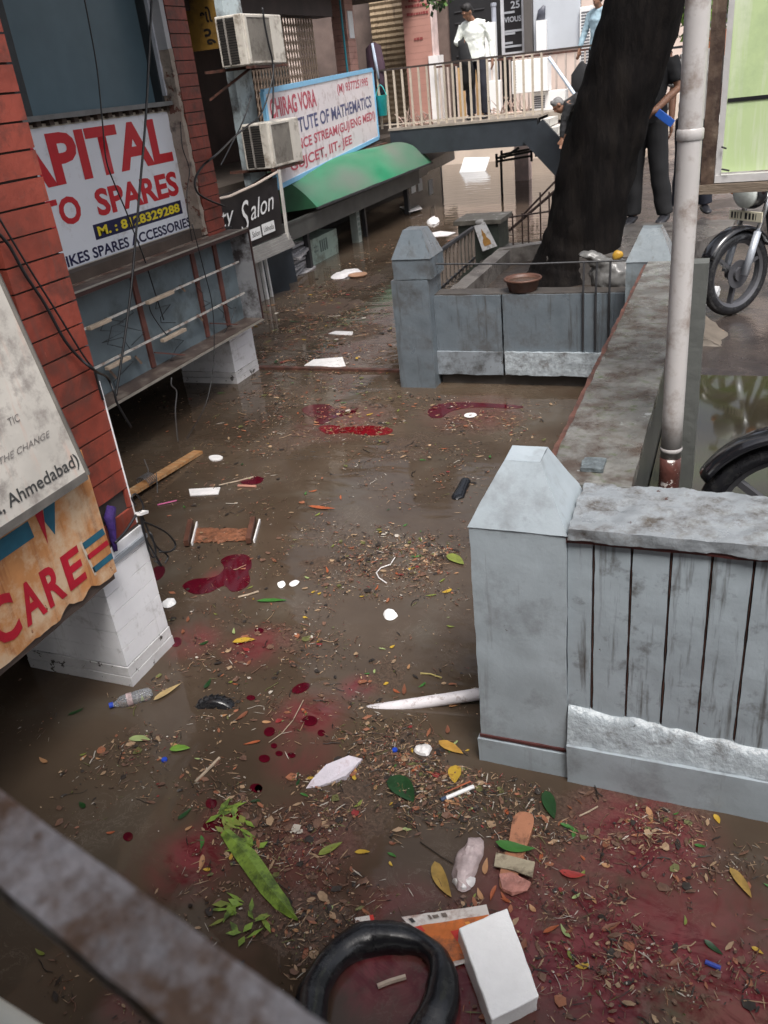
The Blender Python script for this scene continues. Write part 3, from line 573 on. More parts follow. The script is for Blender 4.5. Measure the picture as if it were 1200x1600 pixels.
irow('GUJCET, IIT- JEE', .55, 1.235, 3.0, .17, FADERED, .02)
mb = MB(); mb.box(-5.66, -5.60, 10.2, 10.26, .9, 1.3); mb.bar((-6.3, 10.4, 1.12), (-5.9, 15.0, 1.22), .05, .05); mb.build('sign_support', RUST, ins)
# green awning
AWN = M('green_fibre_sheet', (.015, .20, .095), .45, .18, 2.5, .1, 20, dirt=((.12, .155, .125), .46, 1.1), stretch=(1.4, .55, 1), soft=True)
aw = thing('awning', 'curved green fibre awning, dusty on top, over the flooded shop front', 'awning', (-5.5, 13, .8))
def apt(s_, q_):
    y = 10.15 + s_*4.9 + q_*.45; x = -5.86 + .62*q_ + .0*s_; z = .815 + .50*(1-q_**2.2) - .10*s_*(1-q_)
    return Vector((x, y, z + .012*sin(s_*19) * q_))
mb = MB(); ns, nq = 40, 12
vs = [apt(i/ns, j/nq) for j in range(nq+1) for i in range(ns+1)]; fs = [(j*(ns+1)+i, j*(ns+1)+i+1, (j+1)*(ns+1)+i+1, (j+1)*(ns+1)+i) for j in range(nq) for i in range(ns)]
mb.add(vs, fs); mb.add([q - Vector((0, 0, .008)) for q in vs], fs); mb.build('curved_sheet', AWN, aw, smooth=True)
mb = MB(); vs = [apt(0, j/nq) for j in range(nq+1)] + [Vector((-5.86, 10.15, .80))]
mb.add(vs, [tuple(range(len(vs)))]); mb.build('end_panel', M('dark_green_sheet', (.012, .07, .03), .4, .2, 4), aw)
mb = MB(); mb.bar(apt(0, 1)-Vector((0, 0, .01)), apt(1, 1)-Vector((0, 0, .01)), .03, .03); mb.build('edge_bar', IRON, aw)
# fascia beam and shop front members
FAS = M('grey_fascia', (.055, .055, .052), .5, .3, 4, .1, 20)
mb = MB(); mb.bar((-5.36, 9.55, .62), (-5.42, 15.1, .62), .10, .20); mb.bar((-5.33, 9.6, .735), (-5.39, 15.1, .735), .06, .03); mb.build('front_fascia', FAS, arc)
mb = MB(); mb.bar((-5.62, 15.1, .62), (-5.95, 19.0, .62), .10, .20); mb.bar((-5.60, 15.1, .78), (-5.93, 19.0, .80), .5, .04); mb.build('rear_fascia', M('pale_fascia', (.20, .20, .19), .5, .2, 4), arc)
mb = MB()
for (x, y, wd) in ((-5.45, 10.6, .07), (-5.6, 13.0, .06), (-5.62, 15.1, .08), (-5.8, 17.4, .10)): m2 = MB(); m2.box(x-wd, x, y, y+wd, -.5, .56); m2.build('front_post', IRON, arc)
m2 = MB(); m2.box(-5.78, -5.72, 15.95, 16.05, -.5, .55); m2.build('pale_front_post', M('pale_metal_post', (.42, .45, .48), .4), arc)
m2 = MB(); m2.box(-5.70, -5.69, 15.15, 17.3, -.5, .56); m2.build('glass_front', M('shop_glass', (.05, .05, .05), .08, .2, 3), arc)
for (ya, za, hh) in ((15.9, .28, .22), (16.5, .12, .28), (15.5, .3, .16)):
    m2 = MB(); m2.box(-5.685, -5.682, ya, ya+.24, za, za+hh); m2.build('poster', plain('paper_white', (.7, .7, .7)), arc)
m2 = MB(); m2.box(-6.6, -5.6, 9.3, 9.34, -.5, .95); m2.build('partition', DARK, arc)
# salon banner, shutter box, posts below
sal, u, v, nn = sign_board('salon_sign', 'black salon banner with flowing white lettering beside the second red pillar', [(-5.10, 7.36, .735), (-5.10, 9.30, .71), (-5.10, 9.36, 1.345), (-5.10, 7.36, 1.32)], .02, BSIGN, step=.08, worn=(.012, 3))
sdir = Y3 + Z3*.07
lettering('City', (-5.082, 7.66, .93), sdir, Z3, .58, .25, SIGNWHITE, sal, .0, .38)
lettering('S', (-5.082, 8.34, .89), sdir, Z3, .24, .31, SIGNWHITE, sal, -.004, .38); lettering('alon', (-5.082, 8.58, .985), sdir, Z3, .58, .20, SIGNWHITE, sal, .0, .38)
for (ya, wd, tx) in ((8.52, .24, 'Salon'), (8.80, .30, 'Udinolia')):
    m2 = MB(); m2.box(-5.089, -5.086, ya, ya+wd, .775+.03*(ya-8.5), .895+.03*(ya-8.5)); m2.build('white_label', SIGNWHITE, sal)
    lettering(tx, (-5.086, ya+.03, .805+.03*(ya-8.5)), Y3, Z3, wd-.06, .06, BLACK, sal, .0, .2)
mb = MB(); mb.tube([(-5.09, 7.4, 1.335), (-5.075, 8.2, 1.30), (-5.075, 8.8, 1.34), (-5.09, 9.37, 1.40)], .014, 6); mb.build('folded_hem', plain('cream_hem', (.5, .42, .36)), sal)
mb = MB(); mb.bar((-5.09, 9.375, .55), (-5.09, 9.42, 1.42), .03, .03); mb.build('pale_post', M('pale_sign_post', (.5, .48, .45), .5), sal)
mb = MB()
for i in range(5): mb.bar((-5.12+.012*i, 7.5, .695-.033*i), (-5.12+.012*i, 9.45, .68-.033*i), .06, .03)
mb.build('shutter_box', M('ribbed_grey_steel', (.32, .31, .30), .4, .15, 6, .05, metal=.3), arc, merge=False)
m2 = MB(); m2.gbox(-5.5, -5.3, 8.5, 8.95, -.5, .52, .1); m2.build('grey_plinth', M('grey_plinth_paint', (.30, .29, .28), .5, .15, 5), arc)
for (ya, th) in ((9.0, .035), (9.12, .03)): m2 = MB(); m2.bar((-5.28, ya, -.3), (-5.30, ya, .54), th, th); m2.build('white_frame_post', M('white_frame_post', (.6, .6, .6), .4), arc)
for (ya, xx, rz) in ((9.3, -5.3, .1), (9.75, -5.42, -.15)):
    m2 = MB(); m2.bar((xx, ya, -.3), (xx-.08, ya+.06, .52), .36, .05); m2.build('leaning_panel', M('dark_blue_black_panel', (.018, .022, .028), .3, .4, 4), label='dark panel leaning in the flooded shop doorway, ' + ('nearer the white frame posts' if rz > 0 else 'nearer the floating crate'), cat='panel')
# goods
cr = thing('crate', 'pale green carton floating upright under the awning with dark printing on its side', 'carton', (-5.8, 11.2, 0))
m2 = MB(); m2.gbox(-6.1, -5.55, 10.85, 11.75, -.15, .345, .15); m2.build('carton_box', M('pale_green_card', (.30, .38, .33), .6, .12, 5, .1, dirt=((.16, .18, .15), .4, 6)), cr, worn=(.012, 5))
for i, (ya, za, wd, hh) in enumerate(((11.15, .13, .035, .16), (11.22, .13, .035, .16), (11.29, .13, .03, .16), (11.36, .13, .035, .16), (10.95, .22, .10, .02), (10.95, .16, .12, .02))):
    m2 = MB(); m2.box(-5.545, -5.54, ya, ya+wd, za, za+hh); m2.build('printed_mark', plain('printed_grey', (.13, .17, .16)), cr)
random.seed(5)
st = thing('newspaper_stack', 'leaning stack of sodden newspapers beside the pale green carton', 'newspapers', (-5.7, 10.4, 0))
for i in range(9):
    m2 = MB(); z = -.02+.045*i; a = random.uniform(-.2, .2); m2.gbox(-.24, .24, -.28, .28, 0, .038, .12)
    o = m2.build('paper_bundle', M('wet_newsprint', (.36, .35, .36), .7, .25, 9, .2, 30, dirt=((.06, .06, .07), .4, 20)), st, worn=(.012, 7), org=(0, 0, 0)); o.location = (random.uniform(-.06, .06), random.uniform(-.05, .05), z); o.rotation_euler = (random.uniform(-.08, .08), random.uniform(-.1, .1), a)
m2 = MB(); m2.bar((-5.58, 12.55, -.2), (-5.58, 12.55, .60), .12, .12); 
bp_ = m2.build('price_post', M('pale_grey_post', (.24, .27, .25), .5), label='pale shop post with vertical dark lettering standing in water under the awning', cat='post')
for i in range(6): m2 = MB(); m2.box(-5.519, -5.515, 12.51, 12.59, .10+.075*i, .10+.075*i+.045); m2.build('printed_mark', plain('printed_grey', (.13, .17, .16)), bp_)
# ------------------------------------------------------------------ FOOTBRIDGE and stairs
BEAM = M('dark_slate_paint', (.028, .034, .042), .45, .25, 3, .1, 20)
fb = thing('footbridge', 'dark slate footbridge with steps going down behind the tree', 'footbridge', (-4.6, 16, .95))
mb = MB(); mb.gbox(-5.93, -3.28, 15.3, 15.45, .985, 1.40, .3); mb.gbox(-5.93, -3.28, 16.7, 16.85, .985, 1.40, .3); mb.build('beam', BEAM, fb, worn=(.006, 3))
mb = MB(); mb.box(-5.95, -3.25, 15.28, 17.1, 1.402, 1.44); mb.box(-3.25, -1.3, 16.05, 17.1, 1.30, 1.44); mb.build('deck', M('pale_deck', (.30, .26, .22), .6, .2, 5), fb)
mb = MB()
sa, sb = Vector((-3.34, 15.25, 1.22)), Vector((-2.45, 15.25, .265))
mb.bar(sa, sb, .08, .46); mb.build('stringer', BEAM, fb)
for i in range(8):
    m2 = MB(); x = -3.22+.125*i; z = 1.40-.134*(i+.3); m2.box(x, x+.15, 15.295, 16.04, z-.11, z+.006); m2.build('step', M('white_edged_step', (.66, .64, .60), .5, .1, 6), fb)
rail = thing('railing', 'cream iron railing along the edge of the raised footbridge', 'railing', (-4.6, 15.36, 1.44))
mb = MB(); mb.bar((-6.9, 15.36, 2.37), (-2.2, 15.36, 2.37), .03, .03); mb.build('top_rail', M('dark_top_rail', (.06, .045, .04), .4), rail)
mb = MB(); mb.bar((-6.9, 15.36, 1.50), (-3.2, 15.36, 1.50), .02, .02); mb.build('bottom_rail', CREAM, rail)
x = -6.85
while x < -3.2:
    m2 = MB(); m2.bar((x, 15.36, 1.44), (x, 15.36, 2.36), .032, .03); m2.build('baluster', CREAM, rail); x += .152
r2 = thing('railing', 'brown and cream railing at the back of the deck behind the grey haired person', 'railing', (-2.8, 16.9, 1.44))
mb = MB(); mb.bar((-5.6, 17.05, 2.33), (-1.6, 17.05, 2.33), .035, .035); mb.build('top_rail', RUST, r2)
x = -5.5
while x < -1.6:
    m2 = MB(); m2.bar((x, 17.05, 1.44), (x, 17.05, 2.31), .03, .03); m2.build('baluster', M('pale_baluster', (.5, .42, .38), .5), r2); x += .17
mb = MB(); mb.tube([(-3.03, 15.1, 2.27), (-2.8, 15.0, 1.98), (-2.55, 14.95, 1.64)], .028, 8); mb.build('plastic_pipe', M('pale_blue_pvc', (.55, .62, .72), .35), label='pale plastic pipe slanting down from the railing to the grey haired person', cat='pipe')
# things along the bridge
bk = thing('bucket', 'turquoise plastic bucket hanging on the railing at the end of the coaching sign', 'bucket', (-6.0, 15.28, 1.66))
m2 = MB(); m2.lathe([(0, 1.66), (.075, 1.66), (.10, 1.98), (.107, 1.985), (.097, 1.98), (.074, 1.68), (0, 1.68)], (-6.02, 15.27, 0), 18); m2.build('pail', M('turquoise_plastic', (.03, .55, .55), .35), bk, smooth=True)
m2 = MB(); m2.tube([(-6.12+.2*i/10, 15.27, 1.98+.17*sin(pi*i/10)) for i in range(11)], .006, 5); m2.build('handle', M('turquoise_plastic', (.03, .55, .55)), bk)
mb = MB(); n_ = 10
for j, (z, d, wd) in enumerate(((2.80, .0, .12), (2.72, .03, .17), (2.45, .06, .2), (2.25, .05, .17), (2.02, .06, .12))): pass
mb.loft([((-6.16, 15.45, 2.82), .04, .03), ((-6.15, 15.43, 2.74), .15, .06), ((-6.13, 15.42, 2.45), .17, .07), ((-6.08, 15.41, 2.2), .12, .06), ((-6.03, 15.40, 2.0), .06, .04)], n=16)
jk = mb.build('hanging_jacket', M('maroon_dark_cloth', (.05, .025, .04), .8, .4, 5, .4, 30), label='dark jacket with pale blue panel hanging above the turquoise bucket', cat='jacket', smooth=True, worn=(.02, 8))
m2 = MB(); m2.loft([((-6.13, 15.36, 2.80), .022, .02), ((-6.10, 15.345, 2.55), .03, .02), ((-6.06, 15.335, 2.25), .02, .02)], n=10); m2.build('pale_panel', M('pale_blue_cloth', (.5, .58, .72), .8), jk, smooth=True)
# rack under the bridge
rk = thing('iron_rack', 'dark iron rack slung under the footbridge on one leg', 'rack', (-4.1, 17, 0))
for (a, b) in (((-4.46, 17, .66), (-3.75, 17, .74)), ((-4.46, 17, .60), (-3.75, 17, .66)), ((-4.46, 17.4, .68), (-3.75, 17.4, .76)), ((-4.44, 17, .5), (-4.44, 17, .74)), ((-3.76, 17, .56), (-3.76, 17, .76)), ((-4.3, 17, .66), (-4.05, 17.2, .80)), ((-4.44, 17.4, .55), (-4.44, 17.4, .76)), ((-3.76, 17.4, .6), (-3.76, 17.4, .76)), ((-4.38, 17.1, -.2), (-4.38, 17.1, .70))):
    m2 = MB(); m2.bar(a, b, .04, .04); m2.build('rack_bar', BLACK, rk)
# ------------------------------------------------------------------ REAR BUILDING
rb = thing('rear_building', 'shop block with shutters and a pink pillar behind the footbridge', 'building', (-4.5, 18.5, -.5))
mb = MB(); mb.box(-9, -5.62, 18.3, 18.6, 1.2, 6.5); mb.box(-5.62, -4.42, 18.3, 18.6, 1.2, 6.5); mb.build('wall', M('dim_brown_wall', (.16, .115, .10), .7, .3, 3, .2), rb)
mb = MB(); mb.box(-9, -1.4, 17.12, 18.62, 1.18, 1.40); mb.build('walkway_slab', M('brown_slab', (.07, .055, .045)), rb)
mb = MB()
n_ = 34
for i in range(n_):
    z = 1.42+i*.10; mb.add([(-7.15, 17.95, z), (-6.36, 17.95, z), (-6.36, 17.93, z+.05), (-7.15, 17.93, z+.05), (-6.36, 17.95, z+.10), (-7.15, 17.95, z+.10)], [(0, 1, 2, 3), (3, 2, 4, 5)])
mb.build('shutter', SHUT, rb)
m2 = MB(); m2.gbox(-6.36, -6.24, 17.82, 17.98, 1.4, 5, .3); m2.build('shutter_guide', M('pale_guide', (.42, .37, .32), .5), rb)
m2 = MB(); tiled(m2, -6.20, -5.66, 17.2, 17.55, 1.4, 5.2, .11, .003); pp = m2.build('pillar', [M('pink_tiled_pillar', (.44, .23, .19), .5, .08, 3, .05), M('pink_grout', (.32, .17, .14), .7)], rb)
m2 = MB(); m2.gbox(-5.655, -5.62, 17.2, 17.5, 2.5, 5.2, .3); m2.build('lit_side', M('pale_pink_paint_and_light', (.66, .52, .50), .5), pp)  # side face lightened: bright light painted into the pink
m2 = MB(); m2.gbox(-5.73, -5.54, 17.15, 17.5, 1.4, 2.53, .2); m2.build('white_plinth', M('bright_white_paint', (.82, .80, .80), .5, .04), pp)
FR = plain('faded_red_stroke', (.25, .05, .05), .6); random.seed(11)
for (x0, z, wd) in ((-6.13, 3.36, .44), (-6.11, 3.23, .42), (-6.06, 3.45, .32), (-6.0, 2.82, .19)):
    x = x0
    while x < x0+wd-.03:
        l = random.uniform(.025, .06); m2 = MB(); m2.box(x, x+l, 17.186, 17.196, z, z+random.uniform(.035, .05)); m2.build('faded_stroke', FR, pp); x += l+.014
# dark doorway behind the man
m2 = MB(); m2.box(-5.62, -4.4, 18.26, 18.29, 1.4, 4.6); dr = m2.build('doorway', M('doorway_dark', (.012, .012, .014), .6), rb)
for i in range(8): m2 = MB(); m2.box(-5.5, -4.9, 18.24, 18.258, 1.9+.19*i, 1.92+.19*i); m2.build('shelf_edge', plain('shelf_grey', (.05, .05, .055)), dr)
mb = MB(); mb.gbox(-5.36, -4.74, 17.75, 18.1, 1.4, 2.28, .2); mb.build('wooden_crate', M('tan_plywood', (.48, .30, .14), .6, .2, 4), label='tan plywood crate behind the railing, right of the white pillar plinth', cat='crate', worn=(.008, 4))
# name board, grey panel
nb, u, v, nn = sign_board('name_board', 'tall black shop name board with rows of white lettering behind the man in white', [(-4.36, 17.5, 2.40), (-3.97, 17.5, 2.40), (-3.97, 17.5, 3.8), (-4.36, 17.5, 3.8)], .05, BSIGN, frame=(M('grey_white_frame', (.5, .5, .53), .5), .06))
lettering('25', (-4.20, 17.497, 3.13), X3, Z3, .17, .12, plain('pale_grey_lettering', (.34, .35, .38)), nb, .02)
lettering('VIOUS', (-4.33, 17.497, 2.92), X3, Z3, .32, .09, plain('pale_grey_lettering', (.34, .35, .38)), nb, .02)
for (z, x0, wd) in ((2.76, -4.33, .33), (2.72, -4.33, .2), (2.57, -4.33, .15), (2.51, -4.33, .32), (3.06, -4.33, .2)): m2 = MB(); m2.box(x0, x0+wd, 17.485, 17.498, z, z+.035); m2.build('text_bar', plain('pale_grey_lettering', (.34, .35, .38)), nb)
m2 = MB(); m2.tube([(-4.47, 17.3, 1.44), (-4.47, 17.3, 3.22)], .045, 10); m2.lathe([(.055, 3.2), (.055, 3.25), (0, 3.26)], (-4.47, 17.3, 0), 10)
m2.build('grey_pipe', M('grey_downpipe', (.34, .36, .42), .4), label='thick grey pipe standing just left of the black name board', cat='pipe')
gp = MB(); gp.gbox(-3.76, -2.93, 17.38, 17.46, 2.37, 4.2, .3); gp = gp.build('steel_panel', M('pale_grey_sheet', (.52, .55, .60), .45, .08, 1.5, .02), label='large pale grey sheet panel above the back railing', cat='panel')
m2 = MB(); m2.gbox(-3.92, -3.77, 17.3, 17.5, 2.37, 4.2, .3); m2.build('dark_side_strip', plain('dark_edge', (.10, .09, .085)), gp)  # dark upright strip along the left of the grey panel
m2 = MB(); m2.box(-3.69, -3.51, 17.26, 17.36, 2.37, 2.88); m2.build('white_cabinet', M('bright_white_sheet', (.85, .85, .85), .4, .03), label='narrow white cabinet in front of the pale grey panel', cat='cabinet')
m2 = MB(); m2.loft([((-3.62, 17.33, 2.88), .08, .03), ((-3.60, 17.33, 3.02), .07, .03), ((-3.55, 17.33, 3.1), .025, .02)], n=10); m2.build('dark_bag', plain('slate_bag', (.08, .085, .11)), label='slate grey bag standing on the narrow white cabinet', cat='bag', smooth=True)
# white goods behind the railing
def outdoor_unit(label, x0, x1, y0, y1, z0, z1, side):
    t = thing('outdoor_unit', label, 'air conditioner', ((x0+x1)/2, (y0+y1)/2, z0), 'white outdoor units behind the railing')
    m2 = MB(); m2.box(x0, x1, y0, y1, z0, z1); m2.build('body', M('bright_white_sheet', (.85, .85, .85)), t, bevel=.01)
    n = max(4, int((z1-z0)/.05)); xa, xb = (x0+.03, x0+(x1-x0)*side)
    for i in range(n): m2 = MB(); m2.box(xa, xb, y0-.006, y0-.001, z0+.05+i*(z1-z0-.1)/n, z0+.05+i*(z1-z0-.1)/n+.022); m2.build('slot', plain('slot_grey', (.12, .12, .14)), t)
outdoor_unit('large bright white box unit behind the railing below the grey panel', -3.93, -3.30, 16.3, 16.65, 1.76, 2.28, .12)
outdoor_unit('low white outdoor unit with a slotted front beside the top of the steps', -3.62, -3.02, 16.45, 16.75, 1.44, 1.75, .4)
outdoor_unit('tall narrow white slotted unit just right of the man in white', -4.62, -4.30, 16.9, 17.1, 1.45, 2.0, .35)
outdoor_unit('tall white slotted unit behind the man in the pale blue shirt', -2.92, -2.70, 17.3, 17.5, 1.6, 3.0, .8)
m2 = MB(); m2.gbox(-4.62, -4.42, 17.15, 17.25, 2.0, 2.95, .2); m2.build('white_board', M('bright_white_sheet', (.85, .85, .85)), label='upright white board behind the arm of the man in white', cat='board')
random.seed(2)
for (cx, cy, lb_) in ((-3.95, 16.2, 'tangle of broken twigs on the deck beside the low white unit'), (-5.45, 15.5, 'pile of pale rubble and wire at the foot of the white pillar plinth')):
    m2 = MB()
    for k in range(26):
        a = Vector((cx+random.uniform(-.3, .3), cy+random.uniform(-.05, .05), 1.45)); b = a + Vector((random.uniform(-.25, .25), random.uniform(-.05, .05), random.uniform(.03, .3)))
        m2.tube([a, (a+b)/2+Vector((0, 0, .03)), b], .007, 4)
    for k in range(9): m2.ball((cx+random.uniform(-.3, .2), cy+random.uniform(-.06, .06), 1.46), .05, .04, .03, 7, 5)
    m2.build('rubble_heap', M('pinkish_rubble', (.45, .33, .28), .7, .3, 12), label=lb_, cat='rubble', worn=(.015, 20))
# far end of the court, seen under the bridge
m2 = MB(); m2.gbox(-12, -1.2, 23.3, 23.5, -.5, 1.2, .5); m2.build('end_wall', M('pale_tan_wall', (.66, .55, .46), .6, .1, 2), label='pale wall closing the flooded court far under the footbridge', cat='wall')
m2 = MB(); m2.hexa([(-6.50, 21.25, -.05), (-5.85, 21.25, -.05), (-5.85, 21.75, .22), (-6.50, 21.75, .25)], [(-6.50, 21.23, -.01), (-5.85, 21.23, -.01), (-5.85, 21.73, .26), (-6.50, 21.73, .29)], .1); m2.build('white_banner', M('bright_white_sheet', (.85, .85, .85)), label='blank white sheet tilted up out of the water far under the footbridge', cat='board')
m2 = MB(); m2.gbox(-4.55, -4.25, 18.9, 19.2, -.5, 1.18, .2); m2.build('support_column', M('pale_pink_paint_and_light', (.66, .52, .50)), label='pale pink column standing in the water under the rear walkway', cat='column')
m2 = MB(); m2.gbox(-3.7, -2.8, 18.9, 19.2, -.5, 1.18, .2); m2.build('support_column', M('pale_pink_paint_and_light', (.66, .52, .50)), label='broad pink column in the water near the foot of the steps', cat='column')
fbld = thing('far_building', 'pale plastered building in daylight behind the footbridge panels', 'building', (0, 28, -.5))
m2 = MB(); m2.gbox(-14, 8, 27.5, 28.5, -.5, 8, 1.0); m2.build('wall', M('pale_pink_plaster', (.62, .50, .44), .7, .1, 1, .1), fbld)
for i in range(6): m2 = MB(); m2.box(-8+2.2*i, -6.8+2.2*i, 27.46, 27.52, 2.6, 4.4); w_ = m2.build('window', M('far_window', (.10, .11, .12), .3), fbld); m2 = MB(); m2.box(-8.1+2.2*i, -6.7+2.2*i, 27.40, 27.5, 2.5, 2.6); m2.build('sill', M('far_sill', (.5, .45, .42), .6), w_)
# submerged gate rail across the court
m2 = MB(); m2.gbox(-4.0, -2.45, 6.42, 6.47, -.05, .022, .05); m2.build('floor_rail', RUST, label='dark iron rail lying across the water between white plinth and cracked gatepost', cat='rail', worn=(.006, 9))
# ------------------------------------------------------------------ TREE at the planter
tree = thing('tree', 'big leaning tree with a wet black trunk growing out of the planter', 'tree', (-1.27, 7.3, .58))
mb = MB(); pts = []; rr = []
for (x, y, z, r) in ((-1.31, 7.3, .40, .46), (-1.275, 7.3, .58, .39), (-1.245, 7.3, .72, .335), (-1.19, 7.3, .95, .312), (-1.075, 7.3, 1.5, .295), (-.93, 7.3, 2.0, .290), (-.765, 7.3, 2.55, .282), (-.60, 7.35, 3.1, .27), (-.45, 7.4, 3.8, .25)): pts.append(Vector((x, y, z))); rr.append(r)
fine = []; fr = []
for i in range(len(pts)-1):
    for k in range(7): q = k/7; fine.append(pts[i].lerp(pts[i+1], q)); fr.append(rr[i]*(1-q)+rr[i+1]*q)
fine.append(pts[-1]); fr.append(rr[-1]); mb.tube(fine, fr, 40)
tr = mb.build('trunk', BARK, tree, smooth=True, worn=(.028, 7))
random.seed(21); tips = []
def limb(a, d, l, r, depth):
    p = Vector(a); dirv = Vector(d).normalized(); path = [p.copy()]; rad = [r]
    for k in range(5):
        dirv = (dirv + Vector((random.uniform(-.22, .22), random.uniform(-.22, .22), random.uniform(-.08, .16)))).normalized(); p = p + dirv*(l/5); path.append(p.copy()); rad.append(r*(1-.12*(k+1)))
    m = MB(); m.tube(path, rad, 8); m.build('limb', BARK, tree, smooth=True)
    if depth:
        for k in range(3): limb(path[random.choice((3, 4, 5))], dirv + Vector((random.uniform(-.9, .9), random.uniform(-.9, .9), random.uniform(-.3, .5))), l*.7, r*.5, depth-1)
    else: tips.extend(path[2:])
for d in ((.8, .1, .8), (-.9, .3, .7), (.1, .9, .7), (-.3, -.4, 1)): limb(pts[-1], d, 2.2, .13, 1)
def leaf_cloud(name, centres, n, spread, size, mats, parent, seed):
    rnd = random.Random(seed); m = MB()
    for i in range(n):
        c = rnd.choice(centres); p = Vector(c) + Vector((rnd.gauss(0, spread), rnd.gauss(0, spread), rnd.gauss(0, spread*.7)))
        a = Vector((rnd.uniform(-1, 1), rnd.uniform(-1, 1), rnd.uniform(-.9, .3))).normalized(); b = a.cross(Vector((rnd.uniform(-1, 1), rnd.uniform(-1, 1), rnd.uniform(-1, 1)))).normalized()
        l = size*rnd.uniform(.6, 1.3); wv = b*l*.28; k = rnd.randrange(len(mats))
        m.add([p, p+a*l*.5+wv, p+a*l, p+a*l*.5-wv], [(0, 1, 2, 3)], k)
    return m.build(name, mats, parent, merge=False)
LEAFM = [M('leaf_green_a', (.045, .10, .02), .5, .3, 9), M('leaf_green_b', (.07, .14, .03), .5, .3, 9), M('leaf_green_c', (.03, .065, .018), .5, .3, 9)]
leaf_cloud('crown', tips, 5200, .42, .17, LEAFM, tree, 4)
t2 = thing('tree', 'bright green tree far behind, glimpsed between the black trunk and the white pipe pole', 'tree', (-.9, 16, .7))
mb = MB(); mb.tube([(-.9, 16, .6), (-.85, 16, 2.2), (-.8, 16, 3.4)], [.12, .10, .07], 9); mb.build('trunk', M('grey_bark', (.10, .085, .07), .8, .3, 9, .6), t2)
leaf_cloud('crown', [(-.9, 16, 3.2), (-.6, 16.2, 3.6), (-1.4, 15.8, 3.5), (-.9, 15.7, 2.75), (-.4, 16, 3.0), (-1.3, 16.3, 4.3), (-.2, 16.2, 4.2)], 2600, .34, .14, [M('leaf_fresh', (.14, .24, .04), .5, .3, 9), LEAFM[1]], t2, 9)
# hanging leafy sprig in front of the rear pillar
sp = thing('tree_branch', 'dark leafy branch hanging into view above the man in white', 'branch', (-4.6, 14.5, 3.2))
mb = MB(); mb.tube([(-4.1, 14.5, 4.4), (-4.35, 14.5, 3.75), (-4.6, 14.5, 3.3)], [.02, .014, .006], 6); mb.build('stem', BARK, sp)
leaf_cloud('foliage', [(-4.62, 14.5, 3.22), (-4.5, 14.5, 3.45), (-4.4, 14.5, 3.6), (-4.75, 14.5, 3.35)], 260, .10, .10, LEAFM, sp, 5)
# beyond the trunk: street clutter
mb = MB(); mb.gbox(-1.35, .4, 20.0, 20.1, .75, 2.1, .4); mb.build('white_hoarding', M('bright_white_sheet', (.85, .85, .85)), label='white hoarding across the street behind the black trunk', cat='hoarding')
mb = MB(); mb.gbox(-1.5, -.45, 17.86, 17.9, 1.72, 2.0, .1); mb.build('blue_tarpaulin', M('blue_plastic_tarp', (.03, .13, .36), .4, .25, 5, .4, 12), label='blue plastic sheet tied along the street railing behind the black trunk', cat='sheet', worn=(.05, 4))
fr_ = thing('street_railing', 'thin iron street railing in front of the white hoarding', 'railing', (-.9, 18, .7))
for z in (1.7, 2.2): m2 = MB(); m2.bar((-2, 18, z), (.5, 18, z), .04, .04); m2.build('rail', IRON, fr_)
for k in range(6): m2 = MB(); m2.bar((-1.9+.42*k, 18, .7), (-1.9+.42*k, 18, 2.2), .035, .035); m2.build('upright', IRON, fr_)
mb = MB(); mb.gbox(-1.0, -.2, 17.5, 17.6, 1.75, 2.4, .2); mb.build('orange_cloth', M('orange_cloth', (.45, .16, .08), .7, .25, 5, .3), label='orange red cloth hung on the street railing', cat='cloth', worn=(.04, 4))
